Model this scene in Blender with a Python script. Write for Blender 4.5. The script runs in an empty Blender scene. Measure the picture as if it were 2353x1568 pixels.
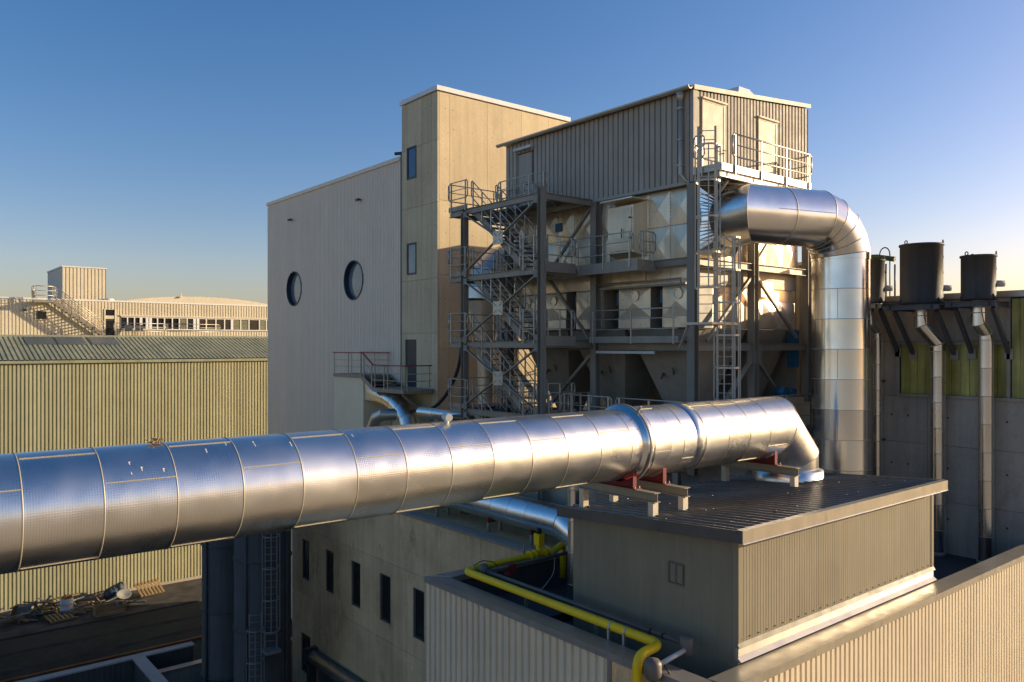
import bpy, math, random
from mathutils import Vector, Matrix, Quaternion

random.seed(7)
scene = bpy.context.scene
COL = scene.collection
RAD = math.radians
GROUND = 19.0            # camera height above the yard; heights below are given relative to the camera

# ------------------------------------------------------------------ camera
YAW = RAD(39.18)
cam_data = bpy.data.cameras.new('camera')
cam = bpy.data.objects.new('camera', cam_data)
COL.objects.link(cam)
cam_data.sensor_width = 36.0
cam_data.lens = 28.0
cam_data.shift_y = 0.0040
cam_data.clip_start = 0.3
cam_data.clip_end = 20000
cam.location = (0, 0, GROUND)
cam.rotation_euler = (RAD(90), 0, -YAW)
scene.camera = cam

# ------------------------------------------------------------------ light
SUN = Vector((0.895, -0.395, 0.208)).normalized()
world = bpy.data.worlds.new('World')
scene.world = world
world.use_nodes = True
wn = world.node_tree
wn.nodes.clear()
sky = wn.nodes.new('ShaderNodeTexSky')
sky.sky_type = 'NISHITA'
sky.sun_disc = False
sky.sun_elevation = math.asin(SUN.z)
sky.sun_rotation = math.atan2(SUN.x, SUN.y)
sky.altitude = 200
sky.air_density = 1.0
sky.dust_density = 1.35
sky.ozone_density = 2.0
bg = wn.nodes.new('ShaderNodeBackground')
bg.inputs['Strength'].default_value = 0.085
wo = wn.nodes.new('ShaderNodeOutputWorld')
hs = wn.nodes.new('ShaderNodeMix')      # even white balance over the whole sky
hs.data_type = 'RGBA'; hs.blend_type = 'MULTIPLY'
hs.inputs[0].default_value = 1.0
hs.inputs[7].default_value = (1.17, 0.92, 1.02, 1)
sat = wn.nodes.new('ShaderNodeHueSaturation')
sat.inputs['Saturation'].default_value = 1.36
wn.links.new(sky.outputs[0], sat.inputs['Color'])
wn.links.new(sat.outputs[0], hs.inputs[6])
wn.links.new(hs.outputs[2], bg.inputs[0])
wn.links.new(bg.outputs[0], wo.inputs[0])
sd = bpy.data.lights.new('sun', 'SUN')
sd.energy = 3.1
sd.angle = RAD(0.53)
sd.color = (1.0, 0.83, 0.56)
sun = bpy.data.objects.new('sun', sd)
COL.objects.link(sun)
sun.rotation_euler = SUN.to_track_quat('Z', 'Y').to_euler()
sun.location = (30, -20, 60)

scene.view_settings.view_transform = 'Standard'
scene.view_settings.look = 'None'
scene.view_settings.exposure = 1.05
scene.view_settings.gamma = 1.0
scene.render.engine = 'CYCLES'
scene.cycles.use_denoising = True
scene.cycles.max_bounces = 8
scene.cycles.sample_clamp_indirect = 6.0

# ------------------------------------------------------------------ surveying helpers
# The photograph was levelled with a 28 mm lens; a bearing read off it (2353 px wide) is
# turned into a place on a wall plane whose real position is known.
def A(u):
    return math.tan(math.atan((u - 1176.5) / 1830.0) + YAW)
def xw(u, Y): return A(u) * Y
def yw(u, X): return X / A(u)
def zw(v, X, Y): return (793.0 - v) * (X * math.sin(YAW) + Y * math.cos(YAW)) / 1830.0

# ------------------------------------------------------------------ materials
def new_mat(name):
    m = bpy.data.materials.new(name)
    m.use_nodes = True
    nt = m.node_tree
    return m, nt, nt.nodes['Principled BSDF']

def N(nt, t, **kw):
    n = nt.nodes.new(t)
    for k, v in kw.items():
        if k in n.inputs: n.inputs[k].default_value = v
        else: setattr(n, k, v)
    return n

def world_pos(nt, sx=1, sy=1, sz=1):
    g = N(nt, 'ShaderNodeNewGeometry')
    mp = N(nt, 'ShaderNodeMapping')
    mp.inputs['Scale'].default_value = (sx, sy, sz)
    nt.links.new(g.outputs['Position'], mp.inputs['Vector'])
    return mp.outputs['Vector']

def noise(nt, vec, scale, detail=4, rough=0.55):
    n = N(nt, 'ShaderNodeTexNoise')
    n.inputs['Scale'].default_value = scale
    n.inputs['Detail'].default_value = detail
    n.inputs['Roughness'].default_value = rough
    nt.links.new(vec, n.inputs['Vector'])
    return n.outputs['Fac']

def maprange(nt, fac, a, b, lo, hi):
    n = N(nt, 'ShaderNodeMapRange')
    for i, v in ((1, a), (2, b), (3, lo), (4, hi)): n.inputs[i].default_value = v
    nt.links.new(fac, n.inputs[0])
    return n.outputs[0]

def math2(nt, op, a, b):
    n = N(nt, 'ShaderNodeMath', operation=op)
    for i, x in enumerate((a, b)):
        if isinstance(x, (int, float)): n.inputs[i].default_value = x
        else: nt.links.new(x, n.inputs[i])
    return n.outputs[0]

def scale_col(nt, col, fac):
    """colour (tuple or socket) times a grey factor socket"""
    n = N(nt, 'ShaderNodeMix', data_type='RGBA', blend_type='MULTIPLY')
    n.inputs[0].default_value = 1.0
    if isinstance(col, tuple): n.inputs[6].default_value = (*col, 1)
    else: nt.links.new(col, n.inputs[6])
    c = N(nt, 'ShaderNodeCombineColor')
    for i in range(3): nt.links.new(fac, c.inputs[i])
    nt.links.new(c.outputs[0], n.inputs[7])
    return n.outputs[2]

def mixcol(nt, a, b, fac):
    n = N(nt, 'ShaderNodeMix', data_type='RGBA')
    for i, x in ((6, a), (7, b)):
        if isinstance(x, tuple): n.inputs[i].default_value = (*x, 1)
        else: nt.links.new(x, n.inputs[i])
    nt.links.new(fac, n.inputs[0])
    return n.outputs[2]

def bump(nt, bsdf, height, strength, dist):
    b = N(nt, 'ShaderNodeBump')
    b.inputs['Strength'].default_value = strength
    b.inputs['Distance'].default_value = dist
    nt.links.new(height, b.inputs['Height'])
    nt.links.new(b.outputs[0], bsdf.inputs['Normal'])

def paint(name, col, rough=0.5, metal=0.0, var=0.10, streak=0.10, objvar=0.06, dirt=None, wav=0.0, spec=0.35):
    """coated sheet or steel: faint mottling, rain streaks, small shift from piece to piece"""
    m, nt, b = new_mat(name)
    p = world_pos(nt)
    f = maprange(nt, noise(nt, p, 0.9), 0.3, 0.7, 1 - var, 1 + var)
    s = maprange(nt, noise(nt, world_pos(nt, 6, 6, 0.35), 1.0, 5), 0.35, 0.7, 1 + streak * 0.4, 1 - streak)
    oi = N(nt, 'ShaderNodeObjectInfo')
    o = maprange(nt, oi.outputs['Random'], 0, 1, 1 - objvar, 1 + objvar)
    f = math2(nt, 'MULTIPLY', math2(nt, 'MULTIPLY', f, s), o)
    c = scale_col(nt, col, f)
    if dirt:
        d = maprange(nt, noise(nt, world_pos(nt, 3, 3, 0.5), 0.7, 6, 0.65), 0.55, 0.75, 0, 0.5)
        c = mixcol(nt, c, dirt, d)
    nt.links.new(c, b.inputs['Base Color'])
    r = maprange(nt, noise(nt, p, 3.0), 0.3, 0.7, rough - 0.06, rough + 0.08)
    nt.links.new(r, b.inputs['Roughness'])
    b.inputs['Metallic'].default_value = metal
    b.inputs['Specular IOR Level'].default_value = spec
    if wav: bump(nt, b, noise(nt, p, 1.3, 2), wav, 0.02)
    return m

def concrete(name, light, dark, streak=0.18, stain=(0.12, 0.10, 0.07), stain_amt=0.35, rough=0.85):
    m, nt, b = new_mat(name)
    p = world_pos(nt)
    base = mixcol(nt, dark, light, maprange(nt, noise(nt, p, 0.45, 6, 0.6), 0.3, 0.68, 0, 1))
    oi = N(nt, 'ShaderNodeObjectInfo')
    o = maprange(nt, oi.outputs['Random'], 0, 1, 0.90, 1.08)
    fine = maprange(nt, noise(nt, p, 9, 6, 0.7), 0.25, 0.75, 0.88, 1.10)
    st = maprange(nt, noise(nt, world_pos(nt, 3.0, 3.0, 0.16), 1.2, 6, 0.6), 0.35, 0.72, 1.05, 1 - streak)
    c = scale_col(nt, base, math2(nt, 'MULTIPLY', math2(nt, 'MULTIPLY', fine, st), o))
    blot = maprange(nt, noise(nt, world_pos(nt, 1.0, 1.0, 0.5), 0.8, 7, 0.7), 0.56, 0.74, 0, stain_amt)
    c = mixcol(nt, c, stain, blot)
    nt.links.new(c, b.inputs['Base Color'])
    b.inputs['Roughness'].default_value = rough
    v = N(nt, 'ShaderNodeTexVoronoi', feature='F1')
    v.inputs['Scale'].default_value = 14
    nt.links.new(p, v.inputs['Vector'])
    h = math2(nt, 'ADD', noise(nt, p, 18, 5, 0.7), maprange(nt, v.outputs['Distance'], 0, 0.12, -0.6, 0))
    bump(nt, b, h, 0.25, 0.01)
    return m

def jacket(name, col=(0.88, 0.86, 0.81), rough=0.28, emboss=0.06, dull=0.0, objvar=0.05, lattice=0.0):
    """stucco-embossed aluminium jacketing"""
    m, nt, b = new_mat(name)
    p = world_pos(nt)
    oi = N(nt, 'ShaderNodeObjectInfo')
    o = maprange(nt, oi.outputs['Random'], 0, 1, 1 - objvar, 1 + objvar)
    grime = maprange(nt, noise(nt, p, 0.9, 2, 0.5), 0.35, 0.75, 1.0, 0.90 - dull)
    c = scale_col(nt, col, math2(nt, 'MULTIPLY', o, grime))
    nt.links.new(c, b.inputs['Base Color'])
    b.inputs['Metallic'].default_value = 1.0
    r = maprange(nt, noise(nt, p, 1.6, 2, 0.5), 0.3, 0.7, rough - 0.03, rough + 0.04)
    r = math2(nt, 'ADD', r, maprange(nt, oi.outputs['Random'], 0, 1, -0.02, 0.04))
    nt.links.new(r, b.inputs['Roughness'])
    if lattice:
        # pressed dimples in a diagonal lattice, laid out along and round the sheet
        tc = N(nt, 'ShaderNodeTexCoord'); sx = N(nt, 'ShaderNodeSeparateXYZ')
        nt.links.new(tc.outputs['Object'], sx.inputs[0])
        ang = math2(nt, 'MULTIPLY', math2(nt, 'ARCTAN2', sx.outputs[1], sx.outputs[0]), 0.833)
        kk = 2 * math.pi / 0.072
        a_ = math2(nt, 'SINE', math2(nt, 'MULTIPLY', math2(nt, 'ADD', ang, sx.outputs[2]), kk), 0)
        c_ = math2(nt, 'SINE', math2(nt, 'MULTIPLY', math2(nt, 'SUBTRACT', ang, sx.outputs[2]), kk), 0)
        hgt = math2(nt, 'MULTIPLY', math2(nt, 'MULTIPLY', a_, c_), maprange(nt, noise(nt, p, 5.0, 3), 0.3, 0.7, 0.3, 1.5))
        hgt = math2(nt, 'ADD', hgt, math2(nt, 'MULTIPLY', noise(nt, p, 26, 2), 1.6))
        hgt = math2(nt, 'ADD', hgt, math2(nt, 'MULTIPLY', noise(nt, p, 1.7, 1), 34.0))
        bump(nt, b, hgt, lattice, 0.0035)
    elif emboss:
        v = N(nt, 'ShaderNodeTexVoronoi', feature='SMOOTH_F1')
        v.inputs['Scale'].default_value = 34
        nt.links.new(p, v.inputs['Vector'])
        big = noise(nt, p, 2.2, 2)
        h = math2(nt, 'ADD', v.outputs['Distance'], math2(nt, 'MULTIPLY', big, 0.9))
        bump(nt, b, h, emboss, 0.012)
    return m

def glass_mat(name, tint, rough=0.04, wav=0.06):
    m, nt, b = new_mat(name)
    p = world_pos(nt)
    nt.links.new(scale_col(nt, tint, maprange(nt, noise(nt, p, 0.8), 0.3, 0.7, 0.7, 1.3)), b.inputs['Base Color'])
    b.inputs['Roughness'].default_value = rough
    b.inputs['IOR'].default_value = 1.6
    if wav: bump(nt, b, noise(nt, p, 1.5, 2), wav, 0.03)
    return m

M = {}
M['ground'] = None
M['hall'] = paint('hall_green_cream_sheet', (0.465, 0.435, 0.26), 0.6, 0, 0.05, 0.10, 0.09)
M['hall_roof'] = paint('hall_weathered_roof', (0.33, 0.33, 0.21), 0.55, 0, 0.15, 0.1, 0.08, (0.16, 0.17, 0.10))
M['rooflight'] = paint('rooflight_grey', (0.10, 0.12, 0.13), 0.35)
M['cream'] = paint('cream_sheet', (0.72, 0.63, 0.45), 0.5, 0, 0.06, 0.06, 0.03)
M['shaft'] = paint('pale_cream_sheet', (0.86, 0.72, 0.48), 0.55, 0, 0.03, 0.05, 0.02)
M['white'] = paint('white_coated_trim', (0.80, 0.78, 0.74), 0.4, 0, 0.04, 0.06, 0.02)
M['silver_sheet'] = paint('silver_grey_sheet', (0.86, 0.725, 0.56), 0.55, 0.0, 0.025, 0.05, 0.02)
M['grey_sheet'] = paint('grey_sheet', (0.44, 0.385, 0.305), 0.6, 0.0, 0.06, 0.10, 0.05, spec=0.2)
M['core_dark'] = paint('dark_lining', (0.10, 0.10, 0.10), 0.8)
M['shed_sheet'] = paint('shed_bronze_grey_sheet', (0.265, 0.23, 0.155), 0.55, 0.0, 0.06, 0.10, 0.05, wav=0.15, spec=0.25)
M['shed_roof'] = paint('shed_dark_roof', (0.135, 0.125, 0.115), 0.32, 0.3, 0.12, 0.05, 0.06)
M['fascia'] = paint('bronze_grey_flashing', (0.37, 0.325, 0.24), 0.38, 0.3, 0.06, 0.08, 0.04)
M['front_sheet'] = paint('beige_grey_sheet', (0.70, 0.60, 0.43), 0.55, 0.0, 0.05, 0.08, 0.04, spec=0.25)
M['coping'] = paint('coping_sheet', (0.40, 0.37, 0.33), 0.34, 0.55, 0.06, 0.06, 0.04, wav=0.2)
M['flash'] = paint('bright_flashing', (0.62, 0.57, 0.50), 0.36, 0.55, 0.08, 0.05, 0.04, wav=0.3)
M['tower'] = concrete('tower_concrete', (0.72, 0.58, 0.36), (0.60, 0.47, 0.28), 0.10, (0.40, 0.30, 0.18), 0.45)
M['old_conc'] = concrete('stained_concrete', (0.78, 0.54, 0.285), (0.52, 0.345, 0.175), 0.16, (0.20, 0.125, 0.06), 0.75)
M['grey_conc'] = concrete('grey_concrete', (0.48, 0.41, 0.325), (0.33, 0.28, 0.22), 0.2, (0.10, 0.09, 0.08), 0.5)
M['steel'] = paint('galvanised_steel', (0.32, 0.285, 0.225), 0.5, 0.2, 0.12, 0.08, 0.06)
M['rail'] = paint('galvanised_tube', (0.52, 0.47, 0.38), 0.42, 0.5, 0.10, 0.05, 0.05)
M['post_steel'] = paint('painted_steel_post', (0.27, 0.24, 0.19), 0.55, 0.0, 0.10, 0.10, 0.04)
M['grate'] = paint('steel_grating', (0.20, 0.20, 0.19), 0.5, 0.5, 0.1, 0, 0.05)
M['jacket'] = jacket('stucco_aluminium_jacket', lattice=0.12)
M['jacket_bend'] = jacket('stucco_aluminium_bend')
M['jacket_smooth'] = jacket('smooth_aluminium_jacket', (0.86, 0.84, 0.80), 0.19, 0.02)
M['jacket_dull'] = jacket('dull_aluminium_jacket', (0.66, 0.60, 0.50), 0.42, 0.0)
M['polished'] = jacket('polished_flue_steel', (0.80, 0.76, 0.68), 0.30, 0.02)
M['jacket_flue'] = jacket('flue_steel', (0.74, 0.72, 0.69), 0.22, 0.0)
M['seam'] = paint('jacket_seam', (0.46, 0.41, 0.30), 0.5, 0.3, 0.05, 0, 0.02)
M['panel'] = paint('pressed_aluminium_panel', (0.80, 0.68, 0.49), 0.32, 0.45, 0.10, 0.08, 0.08, wav=0.25)
M['hopper'] = paint('hopper_sheet', (0.36, 0.31, 0.235), 0.5, 0.1, 0.12, 0.1, 0.05)
M['black'] = paint('black_rubber', (0.02, 0.02, 0.02), 0.5)
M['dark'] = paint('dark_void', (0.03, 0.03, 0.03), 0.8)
M['flue_dark'] = paint('dark_grey_silencer', (0.072, 0.066, 0.058), 0.62, 0.0, 0.1, 0.15, 0.03, spec=0.2)
M['bracket'] = paint('dark_bracket_steel', (0.10, 0.10, 0.105), 0.5, 0.3)
M['silo'] = paint('silo_dark_paint', (0.088, 0.084, 0.075), 0.6, 0.0, 0.12, 0.15, 0.03, spec=0.15)
M['red'] = paint('red_primer', (0.21, 0.03, 0.03), 0.55, 0, 0.15, 0.1, 0.05)
M['red_rail'] = paint('red_handrail', (0.33, 0.05, 0.06), 0.45)
M['yellow'] = paint('gas_yellow', (0.88, 0.58, 0.01), 0.38, 0, 0.06, 0.06, 0.03)
M['brown_pipe'] = paint('brown_grey_pipe', (0.17, 0.145, 0.12), 0.5, 0.2, 0.1, 0.06, 0.03)
M['blue'] = paint('blue_paint', (0.015, 0.12, 0.22), 0.4)
M['frame_dark'] = paint('anthracite_frame', (0.055, 0.057, 0.06), 0.45)
M['frame_blue'] = paint('porthole_frame', (0.035, 0.055, 0.085), 0.4)
M['glass_dark'] = glass_mat('dark_glass', (0.022, 0.021, 0.019), 0.12)
M['glass_sky_blue'] = glass_mat('blue_sky_tinted_glass', (0.010, 0.05, 0.11), 0.05)  # blue base colour stands in for the reflected sky
M['glass_port_sky'] = glass_mat('sky_tinted_port_glass', (0.16, 0.18, 0.20), 0.10)  # grey-blue base colour imitates sky mirrored in the pane
M['glass_green'] = paint('green_profiled_glass', (0.40, 0.36, 0.10), 0.2, 0, 0.25, 0.35, 0.25)
M['membrane'] = paint('roof_membrane', (0.065, 0.065, 0.065), 0.75, 0, 0.2, 0, 0.04)
M['wood'] = paint('weathered_timber', (0.30, 0.20, 0.09), 0.8, 0, 0.2, 0, 0.15)
M['orange'] = paint('orange_plastic', (0.55, 0.20, 0.03), 0.5)
M['rust'] = paint('rusty_edge', (0.26, 0.095, 0.03), 0.8, 0, 0.3, 0, 0.1)
M['shutter'] = paint('shutter_steel', (0.28, 0.275, 0.27), 0.35, 0.7, 0.1, 0, 0.03)
M['pale_coping'] = paint('pale_coping', (0.42, 0.38, 0.35), 0.5)
M['dim_steel'] = paint('dim_ladder_steel', (0.19, 0.185, 0.17), 0.6)
M['pavement'] = paint('worn_pavement', (0.085, 0.075, 0.062), 0.9, 0, 0.35, 0, 0.05, (0.04, 0.035, 0.03), spec=0.2)
M['track'] = paint('wheel_track', (0.04, 0.034, 0.029), 0.9, 0, 0.4, 0, 0.05, spec=0.2)
M['lamp'] = paint('lamp_housing', (0.62, 0.60, 0.52), 0.4)
M['green_pipe'] = paint('green_pipe', (0.10, 0.14, 0.03), 0.4)
M['scrap'] = paint('scrap_metal', (0.15, 0.15, 0.13), 0.6, 0.2, 0.2)
M['cloth_pale'] = paint('pale_dish', (0.38, 0.36, 0.31), 0.5)
M['cloth'] = paint('grey_sack', (0.16, 0.155, 0.14), 0.9, 0, 0.2)

def ground_material():
    m, nt, b = new_mat('yard_dirt_and_asphalt')
    p = world_pos(nt)
    c = mixcol(nt, (0.035, 0.029, 0.024), (0.075, 0.062, 0.05), maprange(nt, noise(nt, p, 0.12, 8, 0.65), 0.35, 0.65, 0, 1))
    f = maprange(nt, noise(nt, p, 2.2, 8, 0.7), 0.3, 0.7, 0.6, 1.35)
    c = scale_col(nt, c, f)
    far = maprange(nt, noise(nt, p, 0.01, 4), 0.4, 0.6, 0, 0.6)
    c = mixcol(nt, c, (0.07, 0.08, 0.045), far)
    nt.links.new(c, b.inputs['Base Color'])
    b.inputs['Roughness'].default_value = 0.95
    b.inputs['Specular IOR Level'].default_value = 0.2
    bump(nt, b, noise(nt, p, 3.5, 8, 0.7), 0.5, 0.06)
    return m
M['yard'] = ground_material()
def bounce_land():
    m, nt, b = new_mat('pale_bounce_land')
    p = world_pos(nt)
    c = mixcol(nt, (0.32, 0.25, 0.16), (0.44, 0.35, 0.22), maprange(nt, noise(nt, p, 0.02, 6, 0.6), 0.35, 0.65, 0, 1))  # kept pale so that unseen land bounces warm light onto shaded walls
    nt.links.new(scale_col(nt, c, maprange(nt, noise(nt, p, 0.6, 6), 0.3, 0.7, 0.8, 1.2)), b.inputs['Base Color'])
    b.inputs['Roughness'].default_value = 0.95
    return m
M['ground'] = bounce_land()

# ------------------------------------------------------------------ mesh helpers
class MB:
    def __init__(self):
        self.v = []; self.f = []; self.s = []
    def add(self, vs, fs, smooth=False):
        n = len(self.v)
        self.v += [tuple(x) for x in vs]
        self.f += [tuple(i + n for i in f) for f in fs]
        self.s += [smooth] * len(fs)
        return self
    def hexa(self, p):
        return self.add(p, [(0, 3, 2, 1), (4, 5, 6, 7), (0, 1, 5, 4), (1, 2, 6, 5), (2, 3, 7, 6), (3, 0, 4, 7)])
    def box(self, x0, x1, y0, y1, z0, z1):
        return self.hexa([(x0, y0, z0), (x1, y0, z0), (x1, y1, z0), (x0, y1, z0),
                          (x0, y0, z1), (x1, y0, z1), (x1, y1, z1), (x0, y1, z1)])
    def bar(self, p, q, w, h, up=(0, 0, 1)):
        p, q = Vector(p), Vector(q); d = (q - p).normalized(); u = Vector(up)
        if abs(d.dot(u)) > 0.999: u = Vector((1, 0, 0))
        s = d.cross(u).normalized(); t = s.cross(d).normalized()
        s = s * (w / 2); t = t * (h / 2)
        return self.hexa([p - s - t, p + s - t, p + s + t, p - s + t, q - s - t, q + s - t, q + s + t, q - s + t])
    def ibeam(self, p, q, w, h, tf=0.018, tw=0.014, up=(0, 0, 1)):
        p, q = Vector(p), Vector(q); d = (q - p).normalized(); u = Vector(up)
        s = d.cross(u).normalized(); t = s.cross(d).normalized()
        o = t * (h / 2 - tf / 2)
        self.bar(p + o, q + o, w, tf, up); self.bar(p - o, q - o, w, tf, up)
        return self.bar(p, q, tw, h - 2 * tf - 0.002, up)
    def rings(self, rr, smooth=True, cap0=False, cap1=False, closed=True):
        n = len(rr[0]); base = len(self.v)
        for r in rr: self.v += [tuple(x) for x in r]
        m = n if closed else n - 1
        for i in range(len(rr) - 1):
            for j in range(m):
                a = base + i * n + j; b = base + i * n + (j + 1) % n
                self.f.append((a, b, b + n, a + n)); self.s.append(smooth)
        if cap0: self.f.append(tuple(base + j for j in range(n))[::-1]); self.s.append(False)
        if cap1: self.f.append(tuple(base + (len(rr) - 1) * n + j for j in range(n))); self.s.append(False)
        return self
    def tube(self, p, q, r, n=8, caps=True, r2=None):
        p, q = Vector(p), Vector(q); d = (q - p).normalized()
        u = Vector((0, 0, 1)) if abs(d.z) < 0.95 else Vector((1, 0, 0))
        s = d.cross(u).normalized(); t = d.cross(s).normalized()
        r2 = r if r2 is None else r2
        def ring(c, rr): return [c + (s * math.cos(2 * math.pi * k / n) + t * math.sin(2 * math.pi * k / n)) * rr for k in range(n)]
        return self.rings([ring(p, r), ring(q, r2)], True, caps, caps)
    def pipe(self, pts, r, n=12, caps=True):
        rr = mitre_rings(pts, r, n)
        for i in range(len(rr) - 1):
            self.rings([rr[i], rr[i + 1]], True, caps and i == 0, caps and i == len(rr) - 2)
        return self
    def lathe(self, prof, c, n=32, smooth=True, cap0=False, cap1=False):
        rr = [[(c[0] + r * math.cos(2 * math.pi * k / n), c[1] + r * math.sin(2 * math.pi * k / n), c[2] + z) for k in range(n)] for r, z in prof]
        return self.rings(rr, smooth, cap0, cap1)
    def prism(self, poly, axis, a, b):
        """poly: 2-D outline; axis 'x','y','z': extrude from a to b along it"""
        def P(q, t):
            return {'x': (t, q[0], q[1]), 'y': (q[0], t, q[1]), 'z': (q[0], q[1], t)}[axis]
        n = len(poly)
        vs = [P(q, a) for q in poly] + [P(q, b) for q in poly]
        fs = [tuple(range(n))[::-1], tuple(range(n, 2 * n))] + [(i, (i + 1) % n, n + (i + 1) % n, n + i) for i in range(n)]
        return self.add(vs, fs)
    def mesh(self, name):
        me = bpy.data.meshes.new(name)
        me.from_pydata(self.v, [], self.f)
        me.polygons.foreach_set('use_smooth', self.s)
        me.update()
        return me
    def build(self, name, mat, parent=None):
        return put(name, self.mesh(name), mat, parent)

def mitre_rings(pts, r, n):
    pts = [Vector(p) for p in pts]
    dirs = [(pts[i + 1] - pts[i]).normalized() for i in range(len(pts) - 1)]
    d = dirs[0]
    u = Vector((0, 0, 1)) if abs(d.z) < 0.95 else Vector((-1, 0, 0))
    e2 = d.cross(u).normalized(); e1 = e2.cross(d).normalized()
    out = []
    for i, p in enumerate(pts):
        if i == 0: m = dirs[0]; d = dirs[0]
        elif i == len(pts) - 1: m = dirs[-1]; d = dirs[-1]
        else: d = dirs[i - 1]; m = (dirs[i - 1] + dirs[i]).normalized()
        ring = []
        for k in range(n):
            a = 2 * math.pi * k / n
            o = (e1 * math.cos(a) + e2 * math.sin(a)) * r
            ring.append(p + o + d * (-(o.dot(m)) / d.dot(m)))
        out.append(ring)
        if 0 < i < len(pts) - 1:
            q = dirs[i - 1].rotation_difference(dirs[i])
            e1 = q @ e1; e2 = q @ e2
    return out

ORG = {}
def put(name, me, mat, parent=None, mw=None):
    if mat is not None and not me.materials:
        me.materials.append(M[mat] if isinstance(mat, str) else mat)
    o = bpy.data.objects.new(name, me)
    COL.objects.link(o)
    loc = Vector((0, 0, 0))
    if mw is None: mw = Matrix.Identity(4)
    if parent is not None:
        o.parent = parent
        loc = ORG[parent.name]
    o.matrix_basis = Matrix.Translation(-loc) @ mw
    ORG[o.name] = mw.translation.copy()
    return o

def thing(name, label, cat, loc=(0, 0, 0), group=None, kind=None):
    o = bpy.data.objects.new(name, None)
    COL.objects.link(o)
    o.empty_display_size = 0.3
    o.location = loc
    ORG[o.name] = Vector(loc)
    return tag(o, label, cat, group, kind)

def tag(o, label=None, cat=None, group=None, kind=None):
    if label: o['label'] = label
    if cat: o['category'] = cat
    if group: o['group'] = group
    if kind: o['kind'] = kind
    return o

# ---- profiled sheet cladding -------------------------------------------------
_sheets = {}
def profile(w, pitch, depth, crest=0.58, slope=0.045):
    """crest at y=0, groove at y=+depth; x from 0 to w"""
    pts = []
    n = max(1, round(w / pitch)); p = w / n
    for i in range(n):
        x = i * p
        pts += [(x, 0.0), (x + p * crest, 0.0), (x + p * (crest + slope), depth), (x + p * (1 - slope), depth)]
    pts.append((w, 0.0))
    return pts

def sheet_mesh(w, h, pitch, depth, crest, ztop=None):
    key = (round(w, 4), round(h, 4), pitch, depth, crest)
    if ztop is None and key in _sheets: return _sheets[key]
    b = MB(); pr = profile(w, pitch, depth, crest)
    vs = []
    for x, y in pr:
        vs += [(x, y, 0.0), (x, y, h if ztop is None else ztop(x))]
    b.add(vs, [(2 * i, 2 * i + 2, 2 * i + 3, 2 * i + 1) for i in range(len(pr) - 1)])
    me = b.mesh('sheet')
    if ztop is None: _sheets[key] = me
    return me

ROT_X = Matrix.Rotation(RAD(-90), 4, 'Z')      # sheet faces -X, runs towards -Y
def clad(parent, mat, facing, plane, a, b, z0, z1, panel=1.0, pitch=0.2, depth=0.035, crest=0.58, name='cladding_sheet', ztop=None):
    """facing '-Y': plane is Y, a..b along X.  facing '-X': plane is X, a..b along Y (sheets laid from b down to a)"""
    n = max(1, round((b - a) / panel)); w = (b - a) / n
    for i in range(n):
        if facing == '-Y':
            x0 = a + i * w
            f = None if ztop is None else (lambda x, x0=x0: ztop(x0 + x) - z0)
            mw = Matrix.Translation((x0, plane, z0))
        else:
            y0 = b - i * w
            f = None if ztop is None else (lambda x, y0=y0: ztop(y0 - x) - z0)
            mw = Matrix.Translation((plane, y0, z0)) @ ROT_X
        me = sheet_mesh(w, z1 - z0, pitch, depth, crest, f)
        if f is None and me.materials and me.materials[0] != M[mat]:
            me = me.copy(); me.materials.clear()
            _sheets[(round(w, 4), round(z1 - z0, 4), pitch, depth, crest)] = me
        put(name, me, mat, parent, mw)

# ---- jacketed pipes ----------------------------------------------------------
def frame_matrix(p, d, up=(0, 0, 1)):
    d = Vector(d).normalized(); u = Vector(up)
    if abs(d.dot(u)) > 0.98: u = Vector((-0.63, -0.775, 0))
    x = (u - d * u.dot(d)).normalized(); y = d.cross(x)
    m = Matrix((x, y, d)).transposed().to_4x4()
    m.translation = Vector(p)
    return m

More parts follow.
